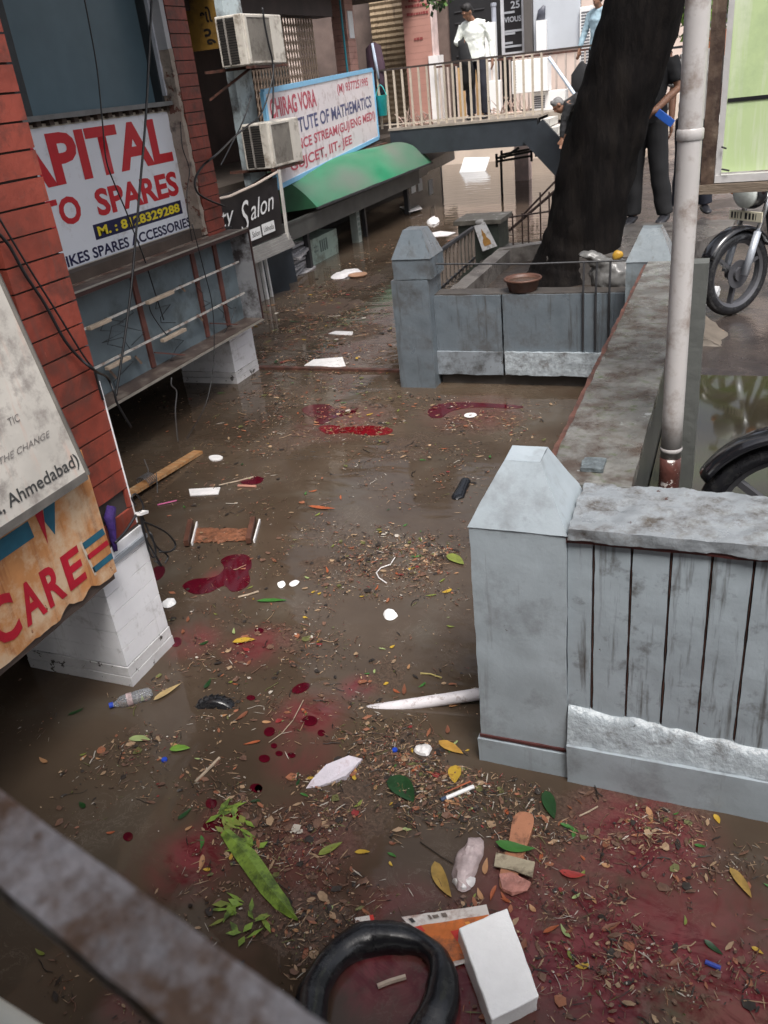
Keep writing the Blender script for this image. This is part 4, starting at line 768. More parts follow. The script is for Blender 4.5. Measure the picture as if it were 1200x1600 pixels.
# ------------------------------------------------------------------ PEOPLE
SKIN = M('brown_skin', (.24, .12, .075), .55, .08, 14, .05, 60)
HAIR = plain('black_hair', (.012, .010, .010), .6); HAIRG = M('grey_hair', (.16, .155, .155), .7, .3, 30, .4, 60)
def person(label, loc, rz, J, shirt, trousers, hair, s=1.0, group=None, shoes=None, sleeve='long', voxel=.009):
    """J: joints in metres, facing -y; left hand is +x"""
    D = dict(pel=(0, 0, .94), wst=(0, 0, 1.08), che=(0, 0, 1.30), nec=(0, .01, 1.45), hed=(0, -.02, 1.60), hdir=(0, -1, 0), hup=(0, 0, 1))
    for sd, q in (('L', 1), ('R', -1)): D.update({'sh'+sd: (.175*q, .01, 1.40), 'el'+sd: (.235*q, .03, 1.13), 'wr'+sd: (.245*q, -.04, .88), 'hip'+sd: (.09*q, 0, .90), 'kn'+sd: (.10*q, -.015, .49), 'an'+sd: (.11*q, .02, .08), 'hd'+sd: (0, -.15, -1)})
    D.update(J); D = {k: Vector(v) for k, v in D.items()}
    t = thing('person', label, 'person', loc, group)
    side = (D['shL']-D['shR']).normalized()
    b = MB(); b.loft([(D['pel']-Vector((0, 0, .06)), .13, .09), (D['pel'], .155, .105), (D['wst'], .13, .09), (D['che'], .16, .105), (D['nec']-Vector((0, 0, .05)), .11, .075), (D['nec'], .06, .06), (D['hed']-D['hup']*.06, .052, .055)], side)
    F = D['hdir'].normalized(); Up = (D['hup'] - F*D['hup'].dot(F)).normalized(); S = F.cross(Up)*-1
    R = Matrix((S, -F, Up)).transposed()
    H = D['hed']; pt = lambda x, y, z: H + S*x + F*y + Up*z
    b.ball(pt(0, -.012, .025), .074, .092, .095, R=R); b.ball(pt(0, .018, -.035), .058, .068, .078, R=R); b.ball(pt(0, .055, -.085), .028, .024, .022, R=R)
    b.loft([(pt(0, .088, .03), .009, .008), (pt(0, .104, -.012), .016, .014), (pt(0, .088, -.022), .018, .010)], S); b.ball(pt(0, .082, .042), .05, .012, .012, R=R)
    b.ball(pt(0, .083, -.052), .026, .012, .010, R=R)
    for q in (-1, 1): b.ball(pt(.076*q, -.005, .0), .012, .022, .034, R=R)
    b.loft([(D['shR'], .052, .05), (D['shR'].lerp(D['nec'], .55)-Vector((0, 0, .01)), .065, .06), (D['nec']-Vector((0, 0, .045)), .07, .065), (D['shL'].lerp(D['nec'], .55)-Vector((0, 0, .01)), .065, .06), (D['shL'], .052, .05)], (0, 1, 0))
    for sd in 'LR':
        a, e, w_ = D['sh'+sd], D['el'+sd], D['wr'+sd]
        b.loft([(a, .055, .055), (a.lerp(e, .5), .045, .045), (e, .038, .038), (e.lerp(w_, .35), .037, .036), (w_, .024, .028)], (0, 1, 0) if abs((e-a).normalized().y) < .8 else (1, 0, 0))
        hd = D['hd'+sd].normalized(); ps = hd.cross(side).normalized()
        if ps.length < .1: ps = Vector((0, 1, 0))
        ac = hd.cross(ps).normalized()
        b.loft([(w_, .026, .022), (w_+hd*.045, .040, .018), (w_+hd*.09, .040, .015)], ps)
        for k, (o_, l) in enumerate(((-.03, .068), (-.01, .078), (.01, .073), (.029, .058))):
            r0 = w_+hd*.088+ps*o_; r1 = r0+hd*l*.5+ac*.012; r2 = r0+hd*l*.9+ac*.034; b.tube([r0, r1, r2], [.0095, .009, .0075], 7)
        th0 = w_+hd*.03+ps*-.03; b.tube([th0, th0+ps*-.028+hd*.03, th0+ps*-.03+hd*.06], [.013, .011, .009], 7)
        h_, k_, n_ = D['hip'+sd], D['kn'+sd], D['an'+sd]
        b.loft([(h_, .088, .09), (h_.lerp(k_, .45), .075, .08), (k_, .055, .058), (k_.lerp(n_, .35), .055, .058), (n_, .036, .040)], side)
        b.loft([(n_+Vector((0, .05, -.03)), .03, .04), (n_+Vector((0, -.06, -.04)), .042, .035), (n_+Vector((0, -.16, -.06)), .04, .018)], side)
    put(remeshed(b, 'body', SKIN, voxel), 'body', t)
    for q in (-1, 1): m = MB(); m.ball(pt(.031*q, .085, .012), .010, .007, .006, 8, 6); m.build('eye', plain('dark_eye', (.02, .015, .012), .3), t, org=(0, 0, 0), smooth=True)
    hm = MB(); hm.ball(pt(0, -.022, .045), .082, .094, .088, R=R); hm.ball(pt(0, -.05, .0), .076, .06, .075, R=R)
    hm.loft([(pt(0, .05, .095), .06, .03), (pt(0, .0, .125), .06, .04)], S); put(remeshed(hm, 'hair', hair, .011, 3), 'hair', t)
    c = MB(); e_ = .016
    c.loft([(D['pel']-Vector((0, 0, .07)), .155+e_, .112+e_), (D['pel'], .16+e_, .112+e_), (D['wst'], .145+e_, .105+e_), (D['che'], .17+e_, .115+e_), (D['nec']-Vector((0, 0, .05)), .125+e_, .08+e_), (D['nec']+Vector((0, 0, .01)), .062+e_, .062+e_)], side)
    c.loft([(D['shR'], .068, .066), (D['shR'].lerp(D['nec'], .5)-Vector((0, 0, .01)), .082, .074), (D['nec']-Vector((0, 0, .055)), .088, .08), (D['shL'].lerp(D['nec'], .5)-Vector((0, 0, .01)), .082, .074), (D['shL'], .068, .066)], (0, 1, 0))
    for sd in 'LR':
        a, e, w_ = D['sh'+sd], D['el'+sd], D['wr'+sd]; ax = (0, 1, 0) if abs((e-a).normalized().y) < .8 else (1, 0, 0)
        if sleeve == 'long': c.loft([(a, .07, .072), (a.lerp(e, .5), .062, .062), (e, .054, .054), (e.lerp(w_, .5), .050, .048), (w_.lerp(e, .06), .036, .038)], ax)
        else: c.loft([(a, .072, .072), (a.lerp(e, .45), .066, .066), (a.lerp(e, .8), .064, .064)], ax)
    sm = remeshed(c, 'shirt', shirt, voxel+.002)
    for v in sm.vertices: v.co += v.normal*(.010*noise.noise(v.co*9) + .006*noise.noise(v.co*22))
    put(sm, 'shirt', t)
    c = MB(); c.loft([(D['pel']-Vector((0, 0, .09)), .15, .105), (D['pel'], .165, .115), (D['pel'].lerp(D['wst'], .45), .155, .11)], side)
    for sd in 'LR':
        h_, k_, n_ = D['hip'+sd], D['kn'+sd], D['an'+sd]
        c.loft([(h_, .102, .105), (h_.lerp(k_, .45), .097, .098), (k_, .086, .086), (k_.lerp(n_, .5), .082, .084), (n_, .078, .084)], side)
    tm = remeshed(c, 'trousers', trousers, voxel+.002)
    for v in tm.vertices: v.co += v.normal*(.009*noise.noise(v.co*8))
    put(tm, 'trousers', t)
    if shoes:
        for sd in 'LR':
            n_ = D['an'+sd]; m = MB(); m.loft([(n_+Vector((0, .075, -.035)), .034, .035), (n_+Vector((0, -.04, -.04)), .048, .042), (n_+Vector((0, -.15, -.055)), .046, .026), (n_+Vector((0, -.19, -.062)), .025, .014)], side); put(remeshed(m, 'shoe', shoes, .011, 3), 'shoe', t)
    t.scale = (s, s, s); t.rotation_euler.z = rz; return t
CLW = M('white_shirt_cloth', (.80, .83, .78), .8, .05, 5, .1, 20); CLB = M('pale_blue_shirt_cloth', (.32, .45, .53), .8, .08, 6, .1, 20)
CLN = M('navy_trouser_cloth', (.018, .020, .032), .8, .25, 6, .1, 20); CLK = M('black_cloth', (.014, .014, .016), .85, .2, 6, .1, 20); CLG = M('pale_grey_cloth', (.34, .33, .32), .8, .1, 6, .1, 20)
SHOE = plain('dark_shoe', (.025, .025, .03), .4)
man = person('man in white shirt and dark trousers looking down behind the bridge railing', (-4.42, 15.75, 1.44), radians(-8),
    dict(hed=(-.05, -.12, 1.585), nec=(-.01, -.03, 1.45), hdir=(-.45, -.75, -.62), hup=(-.15, -.5, .85), shR=(-.19, -.01, 1.40), shL=(.19, .02, 1.40), elR=(-.29, -.08, 1.17), wrR=(-.16, -.24, 1.16), hdR=(.8, -.3, .1),
         elL=(.285, .04, 1.13), wrL=(.315, -.03, .88), hdL=(.05, -.1, -1), hipL=(.10, 0, .92), hipR=(-.10, 0, .92), knL=(.13, -.02, .49), anL=(.16, .0, .08), knR=(-.11, -.02, .49), anR=(-.12, .02, .08)), CLW, CLN, HAIR, 1.03, shoes=SHOE)
mb = MB(); mb.loft([((-4.575, 15.47, 2.68), .05, .03), ((-4.55, 15.46, 2.6), .09, .05), ((-4.52, 15.47, 2.35), .12, .06), ((-4.50, 15.48, 2.1), .13, .06), ((-4.50, 15.50, 1.93), .10, .045)], n=18)
mb.build('folded_jacket', CLK, label='black jacket hanging from the hand of the man in white', cat='jacket', smooth=True, worn=(.02, 9))
person('person in pale blue shirt carrying a black bag beside the tree trunk', (-2.42, 16.25, 1.44), radians(-30),
    dict(hed=(-.01, -.05, 1.60), hdir=(.1, -1, -.2), elR=(-.27, -.04, 1.14), wrR=(-.30, -.14, .90), hdR=(0, -.2, -1)), CLB, CLK, HAIR, 1.0, shoes=SHOE)
mb = MB(); mb.loft([((-2.66, 16.0, 2.17), .02, .02), ((-2.66, 16.0, 2.12), .06, .04), ((-2.67, 16.0, 1.98), .16, .09), ((-2.64, 16.0, 1.8), .20, .10), ((-2.6, 16.0, 1.66), .15, .08)], n=16)
mb.build('black_bag', CLK, label='black cloth bag held by the person in the pale blue shirt', cat='bag', smooth=True, worn=(.02, 8))
person('grey haired person in black bending forward at the left edge of the trunk', (-2.33, 14.9, .60), 0,
    dict(pel=(.12, 0, .86), wst=(-.02, 0, .96), che=(-.22, 0, 1.02), nec=(-.38, -.02, 1.0), hed=(-.50, -.05, .97), hdir=(-.6, -.3, -.75), hup=(-.75, 0, .6), shL=(-.31, .17, 1.0), shR=(-.31, -.17, 1.0), elL=(-.38, .2, .74), elR=(-.40, -.21, .74), wrL=(-.45, .16, .52), wrR=(-.42, -.24, .50),
         hipL=(.12, .09, .84), hipR=(.12, -.09, .84), knL=(.02, .1, .46), knR=(.02, -.1, .46), anL=(.1, .1, .08), anR=(.1, -.1, .08)), CLK, CLK, HAIRG, 1.0)
blk = person('person in black T-shirt and black trousers holding a blue folder right of the trunk', (-.84, 8.55, .79), radians(-12),
    dict(elL=(.27, .0, 1.15), wrL=(.12, -.20, .985), hdL=(-.8, -.35, -.35), shL=(.18, .01, 1.39), elR=(-.23, -.03, 1.14), wrR=(-.1, -.22, .98), hdR=(.8, -.3, -.3), knL=(.13, -.02, .49), anL=(.19, .04, .08), anR=(-.10, -.02, .08)), CLK, CLK, HAIR, .98, sleeve='short', shoes=SHOE)
mb = MB(); R = Matrix.Rotation(radians(-38), 3, 'Y'); mb.box(-.085, .085, -.008, .008, -.032, .032, R=Matrix.Rotation(radians(38), 3, 'Y'), c=Vector((-.665, 8.26, 1.70)))
mb.build('blue_folder', M('bright_blue_plastic', (.03, .12, .50), .35), label='bright blue folder held by the person in the black T-shirt', cat='folder', bevel=.004)
person('person in pale grey shirt and dark trousers mostly hidden by the white pipe pole', (-.47, 9.35, .73), radians(15), dict(elR=(-.23, .0, 1.13), wrR=(-.24, -.06, .88), anL=(.14, .0, .08)), CLG, CLN, HAIR, .98, sleeve='short', shoes=SHOE)
# ------------------------------------------------------------------ WHITE POLE, post, green board
PVC = M('aged_white_pipe', (.44, .42, .415), .4, .08, 5, .08, 40, dirt=((.26, .22, .20), .35, 10))
pole = thing('pipe_pole', 'tall white pipe with its paint peeled to red brown near the foot', 'pole', (-.161, 2.95, .56))
mb = MB(); mb.tube([(-.1615, 2.95, .90+.2*i) for i in range(14)], .0365, 20); mb.build('white_pipe', PVC, pole, smooth=True)
mb = MB(); mb.tube([(-.1615, 2.95, .50+.06*i) for i in range(8)], .0375, 20); mb.build('peeled_foot', M('peeled_pole_paint', (.075, .030, .025), .32, .3, 16, .3, 40, chips=((.52, .48, .46), .45, 9), wet=.12), pole, smooth=True, worn=(.0015, 30))
mb = MB(); mb.lathe([(.0375, 0), (.0395, .004), (.0395, .012), (.0375, .016)], (-.1615, 2.95, .945), 20); mb.build('joint_ring', PVC, pole, smooth=True); mb = MB(); mb.lathe([(.0375, 0), (.0405, .004), (.0405, .03), (.0375, .034)], (-.1615, 2.95, 1.985), 20); mb.build('joint_ring', PVC, pole, smooth=True)
mb = MB(); mb.gbox(-.158, -.085, 3.12, 3.20, .5, 1.575, .04); mb.build('concrete_post', M('dark_grey_post', (.10, .105, .10), .5, .25, 5, .3, 30, wet=.3), label='short dark grey concrete post just behind the white pipe pole', cat='post', worn=(.004, 10))
bd = thing('notice_board', 'pale green notice board in a rusty frame hung beside the white pipe pole', 'notice board', (.2, 3.3, 1.77))
mb = MB(); mb.gbox(-.078, .75, 3.285, 3.30, 1.845, 3.0, .1); mb.build('green_panel', M('pale_green_board', (.44, .55, .29), .55, .08, 2, .05, 20, streak=((.52, .58, .42), .5), dirt=((.36, .46, .25), .3, 4)), bd)
mb = MB(); mb.bar((-.068, 3.284, 2.068), (.75, 3.284, 2.075), .004, .012); mb.build('black_line', BLACK, bd)
mb = MB(); mb.bar((-.080, 3.27, 1.84), (-.076, 3.27, 3.0), .022, .018); mb.build('pale_trim', M('pale_metal_trim', (.45, .44, .44), .4, .15, 9), bd); mb = MB(); mb.bar((-.09, 3.268, 1.828), (.75, 3.268, 1.828), .03, .024); mb.build('pale_trim', M('pale_metal_trim', (.45, .44, .44), .4, .15, 9), bd)
mb = MB(); mb.gbox(-.135, -.092, 3.25, 3.33, 1.79, 3.0, .06); mb.build('rusty_channel', M('brown_rusty_channel', (.10, .065, .045), .6, .3, 8, .3, 30, dirt=((.035, .018, .012), .5, 7), streak=((.2, .16, .12), .4)), bd, worn=(.003, 10))
mb = MB(); mb.gbox(-.20, .75, 3.24, 3.31, 1.783, 1.812, .06); mb.build('timber_rail', M('weathered_timber', (.15, .115, .085), .6, .3, 8, .4, 30, stretch=(1, 6, 6)), bd, worn=(.003, 12))
for (a, b) in (((-.07, 3.25, 1.86), (-.045, 3.24, 1.855)), ((-.075, 3.25, 1.93), (-.06, 3.24, 1.925))): m2 = MB(); m2.tube([a, b], .003, 5); m2.build('wire_tie', IRON, bd)
# ------------------------------------------------------------------ MOTORCYCLES
CHR = plain('polished_metal', (.55, .56, .58), .22, .9); ALLOY = plain('dark_alloy', (.10, .10, .11), .35, .5); PAINTK = M('black_gloss_paint', (.010, .010, .012), .15, .1, 8, .0, coat=.5)
def motorcycle(label):
    t = thing('motorcycle', label, 'motorcycle', (0, 0, 0), 'parked motorcycles')
    def wheel(x):
        w_ = MB(); w_.lathe([(.225, -.035), (.245, -.042), (.27, -.035), (.285, -.012), (.286, 0), (.285, .012), (.27, .035), (.245, .042), (.225, .035)], (x, 0, .286), 44, axis=(0, 1, 0)); ty = w_.build('wheel', RUBBER, t, smooth=True, org=(0, 0, 0))
        m = MB(); m.lathe([(.226, -.034), (.205, -.022), (.20, 0), (.205, .022), (.226, .034)], (x, 0, .286), 44, axis=(0, 1, 0)); m.lathe([(0, -.05), (.045, -.05), (.045, .05), (0, .05)], (x, 0, .286), 20, axis=(0, 1, 0))
        for k in range(3):
            a = 2*pi*k/3+.5; m.bar((x+.04*cos(a), 0, .286+.04*sin(a)), (x+.205*cos(a+.15), 0, .286+.205*sin(a+.15)), .038, .02)
        m.build('rim', ALLOY, ty, org=(0, 0, 0)); m = MB(); m.lathe([(.05, .030), (.095, .030), (.095, .034), (.05, .034)], (x, 0, .286), 30, axis=(0, 1, 0)); m.build('brake_disc', ALLOY, ty, org=(0, 0, 0))
    wheel(.62); wheel(-.62)
    for q in (-1, 1):
        m = MB(); m.tube([(.62, .085*q, .286), (.535, .085*q, .56)], [.026, .024], 12); m.build('fork_leg', M('silver_fork', (.42, .45, .50), .35, .1, 8, metal=.4), t, smooth=True, org=(0, 0, 0))
        m = MB(); m.tube([(.535, .085*q, .56), (.43, .085*q, .86)], .017, 12); m.build('fork_stanchion', CHR, t, smooth=True, org=(0, 0, 0))
        m = MB(); m.ball((.50, .17*q, .80), .045, .03, .028); m.build('indicator', M('amber_lens', (.65, .16, .01), .2), t, smooth=True, org=(0, 0, 0))
        m = MB(); m.tube([(.40, .05*q, .93), (.36, .22*q, .98), (.26, .35*q, .97)], .013, 8); m.build('handlebar', BLACK, t, smooth=True, org=(0, 0, 0))
        m = MB(); m.tube([(.36, .24*q, .98), (.36, .28*q, 1.10)], .006, 6); m.ball((.36, .30*q, 1.14), .012, .055, .035); m.build('mirror', BLACK, t, smooth=True, org=(0, 0, 0))
    m = MB(); n = 22; vs = []; fs = []
    for i in range(n+1):
        a = radians(28+125*i/n)
        for (r, y) in ((.300, -.062), (.318, -.035), (.322, 0), (.318, .035), (.300, .062)): vs.append((.62+r*cos(a), y, .286+r*sin(a)))
    for i in range(n):
        for k in range(4): fs.append((i*5+k, i*5+k+1, i*5+k+6, i*5+k+5))
    m.add(vs, fs); o = m.build('front_fender', PAINTK, t, smooth=True, org=(0, 0, 0)); so_ = o.modifiers.new('s', 'SOLIDIFY'); so_.thickness = .006
    m = MB(); m.ball((.52, 0, .80), .09, .105, .105, 18, 12); m.build('headlight_cowl', PAINTK, t, smooth=True, org=(0, 0, 0))
    m = MB(); m.lathe([(0, .03), (.05, .026), (.085, .012), (.092, 0), (.092, -.02), (0, -.02)], (.60, 0, .80), 22, axis=(1, 0, -.1)); m.build('headlight', M('headlight_glass', (.45, .48, .46), .08, .1, 5), t, smooth=True, org=(0, 0, 0))
    m = MB(); m.box(.565, .572, -.14, .14, .625, .69); pl_ = m.build('number_plate', M('cream_plate', (.62, .58, .45), .5), t, org=(0, 0, 0), bevel=.003)
    random.seed(8); y = -.12
    while y < .11:
        l = random.uniform(.012, .024); m = MB(); m.box(.5722, .5735, y, y+l, .638, .678) if random.random() > .35 else m.box(.5722, .5735, y, y+l*.4, .638, .678); m.build('plate_mark', BLACK, pl_, org=(0, 0, 0)); y += l+.013
    m = MB(); m.loft([((.34, 0, .78), .09, .08), ((.22, 0, .83), .135, .12), ((.02, 0, .80), .13, .11), ((-.12, 0, .74), .09, .07)], (0, 1, 0), 18); put(remeshed(m, 'fuel_tank', PAINTK, .015), 'fuel_tank', t)
    m = MB(); m.loft([((-.08, 0, .74), .10, .04), ((-.3, 0, .75), .13, .05), ((-.6, 0, .80), .11, .045), ((-.72, 0, .82), .06, .03)], (0, 1, 0), 16); put(remeshed(m, 'seat', M('black_vinyl', (.015, .015, .016), .45), .015), 'seat', t)
    m = MB(); m.loft([((-.35, 0, .62), .10, .08), ((-.7, 0, .74), .09, .05), ((-.85, 0, .70), .05, .04)], (0, 1, 0), 14); m.build('tail', PAINTK, t, smooth=True, org=(0, 0, 0))
    m = MB(); m.box(-.16, .16, -.10, .10, .24, .46); m.box(-.05, .13, -.08, .08, .46, .64)
    for k in range(6): m.box(-.07, .15, -.10, .10, .475+.027*k, .485+.027*k)
    m.build('engine', M('dark_engine_alloy', (.08, .08, .085), .4, .3, 9, metal=.5), t, org=(0, 0, 0), bevel=.008)
    for q in (-1, 1):
        m = MB(); m.tube([(.40, .02*q, .84), (.2, .06*q, .30), (-.15, .09*q, .27), (-.3, .10*q, .66), (.32, .04*q, .72)], .017, 8); m.build('frame_tube', BLACK, t, org=(0, 0, 0))
        m = MB(); m.bar((-.12, .09*q, .33), (-.62, .10*q, .286), .03, .04); m.build('swing_arm', BLACK, t, org=(0, 0, 0)); m = MB(); m.tube([(-.56, .13*q, .30), (-.42, .13*q, .66)], .025, 8); m.build('shock', CHR, t, org=(0, 0, 0))
    m = MB(); m.tube([(.12, -.08, .46), (.18, -.10, .30), (0, -.13, .22), (-.3, -.14, .25), (-.75, -.15, .34)], [.018, .018, .02, .036, .04], 10); m.build('exhaust', CHR, t, smooth=True, org=(0, 0, 0))
    m = MB(); m.tube([(0, .1, .24), (-.06, .2, .02)], .01, 6); m.build('side_stand', IRON, t, org=(0, 0, 0)); return t
bike = motorcycle('black motorcycle facing left with its front wheel on the dry paving under the green board')
f = Vector((-.68, -.73)); ang = atan2(f.y, f.x); bike.rotation_euler.z = ang; bike.scale = (.9, .9, .9); c = Vector((.0, 5.66)) - f.normalized()*.56; bike.location = (c.x, c.y, .702)
b2 = copy_tree(bike); b2.scale = (1, 1, 1); b2['label'] = 'wet black motorcycle in the puddle, only its front mudguard showing above the near wall'
ang = radians(184); b2.rotation_euler.z = ang; b2.location = (.23+.62*cos(radians(4)), 2.76, .545)
mb = MB(); mb.hexa([(-.26, 5.02, .69), (.02, 4.95, .60), (.07, 5.2, .60), (-.22, 5.4, .69)], [(-.25, 5.05, .80), (.05, 5.0, .66), (.08, 5.2, .655), (-.2, 5.42, .79)], .04)
mb.build('broken_slab', M('broken_slab', (.12, .10, .08), .6, .3, 8, .4, 30, chips=((.28, .19, .11), .3, 6)), label='broken tilted paving slab under the front wheel of the far motorcycle', cat='slab', worn=(.018, 9))
mb = MB(); mb.hexa([(-.24, 5.9, .70), (-.1, 5.9, .70), (-.08, 6.3, .70), (-.22, 6.3, .70)], [(-.23, 5.92, .74), (-.11, 5.9, .735), (-.09, 6.28, .73), (-.22, 6.3, .745)], .05); mb.build('foam_scrap', M('white_foam', (.92, .92, .92), .6, .04, 20, .2, 120), label='scrap of white foam lying behind the right gatepost near the motorcycle', cat='foam', worn=(.012, 9))
mb = MB(); mb.gbox(-.02, 1.5, 8.3, 8.9, .68, .84, .1); mb.build('street_step', CONC, label='dark stone step across the paving behind the motorcycle', cat='step', worn=(.008, 6))
# ------------------------------------------------------------------ PLANTER DETAIL
bar_ = thing('guard_rail', 'thin dark guard rail above the planter wall between two gateposts', 'rail', (-1.4, 6.19, .7))
mb = MB(); mb.tube([(-2.12, 6.19, .955), (-1.4, 6.185, .938), (-.66, 6.19, .945)], .007, 7); mb.build('rail', IRON, bar_)
for x in (-1.005, -.915, -.82): m2 = MB(); m2.tube([(x, 6.165, .30), (x, 6.16, .74), (x, 6.188, .94)], .008, 6); m2.build('upright', IRON, bar_)
bw = MB(); bw.lathe([(0, .722), (.098, .722), (.106, .73), (.128, .80), (.142, .805), (.145, .815), (.138, .822), (.126, .812), (.105, .775), (0, .77)], (-1.475, 6.285, 0), 36); bowl = bw.build('clay_bowl', M('terracotta', (.085, .038, .025), .5, .2, 9, .15), label='shallow terracotta bowl of muddy water on the planter wall', cat='bowl', smooth=True)
m2 = MB(); m2.lathe([(0, .795), (.117, .797)], (-1.475, 6.285, 0), 30); m2.build('bowl_water', M('bowl_mud_water', (.05, .032, .022), .08), bowl)
sk = thing('plastic_sack', 'tied grey white plastic sack slumped on the soil against the right gatepost', 'sack', (-.88, 6.5, .62))
m2 = MB(); m2.ball((-.84, 6.48, .76), .17, .14, .14, 24, 16); m2.ball((-.93, 6.46, .88), .10, .07, .04, 16, 10); m2.loft([((-.88, 6.46, .87), .08, .05), ((-1.0, 6.44, .93), .05, .03), ((-1.09, 6.43, .945), .045, .012)], (0, 1, 0))
put(remeshed(m2, 'sack', M('grey_white_polythene', (.12, .118, .115), .3, .25, 7, .5, 16, chips=((.05, .045, .04), .3, 7)), .014, 2), 'sack_body', sk).location = -Vector(sk.location)
for v in sk.children[0].data.vertices: v.co += v.normal*(.022*noise.noise(v.co*13)+.012*noise.noise(v.co*31))
m2 = MB(); m2.ball((-.805, 6.46, .925), .04, .035, .038, 12, 8); m2.build('yellow_fruit', M('dull_yellow', (.42, .24, .03), .5, .2, 9), label='dull yellow fruit resting on top of the plastic sack', cat='fruit', smooth=True, worn=(.014, 20))
fn = thing('railing', 'slanting iron railing of flat bars running back from the cracked gatepost', 'railing', (-2.3, 7.3, .3), )
m2 = MB(); m2.bar((-2.30, 6.4, .925), (-2.30, 7.85, .93), .03, .025); m2.build('top_rail', IRON, fn)
m2 = MB(); m2.bar((-2.30, 6.4, .62), (-2.30, 7.85, .66), .02, .02); m2.build('bottom_rail', IRON, fn)
y = 6.46
while y < 7.85: m2 = MB(); m2.bar((-2.30, y, .60), (-2.30, y, .92), .02, .03); m2.build('baluster', M('worn_iron_bar', (.16, .13, .11), .5, .3, 9), fn); y += .115
gb = thing('meter_pillar', 'squat dark green pillar with a slab top beside the planter path', 'pillar', (-2.72, 9.7, -.4))
m2 = MB(); m2.gbox(-2.96, -2.49, 9.5, 9.95, -.5, .69, .08); m2.build('body', M('dark_olive_paint', (.055, .065, .055), .5, .25, 4, .2, 30, wet=.3), gb, worn=(.005, 8))
m2 = MB(); m2.gbox(-3.0, -2.45, 9.46, 9.99, .69, .735, .05); m2.build('slab_top', M('dirty_slab', (.14, .13, .11), .5, .3, 9, .4, 30, chips=((.4, .4, .38), .35, 9)), gb, worn=(.008, 12))
cdn = thing('picture_tile', 'white tile with an ochre figure leaning on the olive pillar', 'picture', (-2.58, 9.3, .4))
q = [Vector((-2.655, 9.40, .41)), Vector((-2.49, 9.40, .46)), Vector((-2.63, 9.44, .72)), Vector((-2.755, 9.44, .68))]
m2 = MB(); m2.gq(*q, .05); m2.gq(*[p+Vector((0, .015, 0)) for p in q], .05); m2.build('tile', M('white_glazed_tile', (.68, .68, .69), .3, .05, 8, dirt=((.3, .28, .26), .25, 14)), cdn)
def tp(a, b): return q[0].lerp(q[1], a).lerp(q[3].lerp(q[2], a), b) - Vector((0, .003, 0))
for pts_ in ([(.25, .15), (.75, .15), (.78, .3), (.65, .45), (.35, .45), (.22, .3)], [(.38, .45), (.62, .45), (.64, .6), (.52, .68), (.38, .62)], [(.42, .65), (.58, .66), (.5, .82)]):
    m2 = MB(); m2.add([tp(*p) for p in pts_], [tuple(range(len(pts_)))]); m2.build('ochre_shape', M('ochre_print', (.42, .22, .06), .5, .2, 30), cdn)
m2 = MB(); m2.ball((-2.69, 9.46, .715), .055, .03, .03, 10, 7); m2.build('white_rag', CLG, label='crumpled pale cloth on top of the picture tile', cat='rag', worn=(.015, 20))
st_ = thing('stair_railing', 'rusty iron stair railing rising behind the tree at the back of the planter', 'railing', (-2.1, 9.8, .35))
for (a, b, r) in (((-2.44, 9.8, .70), (-1.6, 9.8, .78), .010), ((-2.45, 9.82, .55), (-1.75, 9.82, 1.08), .016), ((-2.36, 10.1, .66), (-1.75, 10.1, 1.22), .012)): m2 = MB(); m2.tube([a, b], r, 7); m2.build('rail', M('rusty_dark_iron', (.055, .035, .03), .5, .3, 9), st_)
for x in (-2.40, -2.29, -2.22, -2.08, -1.98, -1.88, -1.78): m2 = MB(); m2.tube([(x, 9.8, .38), (x, 9.8, .74 if x < -2.2 else .95)], .009, 6); m2.build('upright', M('rusty_dark_iron', (.055, .035, .03)), st_)
m2 = MB(); m2.gbox(-2.5, -1.46, 9.75, 9.95, -.5, .39, .1); m2.build('stair_kerb', CONC, label='low concrete kerb carrying the rusty stair railing', cat='kerb', worn=(.006, 6))
# ------------------------------------------------------------------ FOREGROUND HANDRAIL at the landing
hr = thing('handrail', 'worn blurred steel handrail crossing the bottom left corner in front of the camera', 'handrail', (-.25, .16, 1.0))
def e1(x): return .21 - .2727*(x+.33)
mb = MB(); xa, xb = -1.7, .95; w_ = .0325; nx, ny = .263, .965
B_ = [Vector((xa-nx*w_, e1(xa)-ny*w_, 1.938)), Vector((xb-nx*w_, e1(xb)-ny*w_, 1.938)), Vector((xb, e1(xb), 1.938)), Vector((xa, e1(xa), 1.938))]
mb.hexa(B_, [p + Z3*.012 for p in B_], .008); mb.build('flat_top_bar', STEEL, hr, worn=(.0010, 40))
a, b = (B_[0]+B_[3])/2, (B_[1]+B_[2])/2
for x in (-1.4, .75):
    p = a.lerp(b, (x-xa)/(xb-xa)); m2 = MB(); m2.tube([(p.x, p.y, 1.1), (p.x, p.y, 1.92)], .02, 10); m2.build('post', STEEL, hr)
mb = MB(); mb.tube([(-1.6, .35, 1.70), (-.44, .196, 1.70), (-.35, .184, 1.70), (.4, .085, 1.70)], .026, 14); mb.build('pipe_rail', M('cream_pipe_paint', (.68, .66, .58), .4, .05, 6), label='cream painted pipe below the steel handrail in the bottom left corner', cat='pipe', smooth=True)
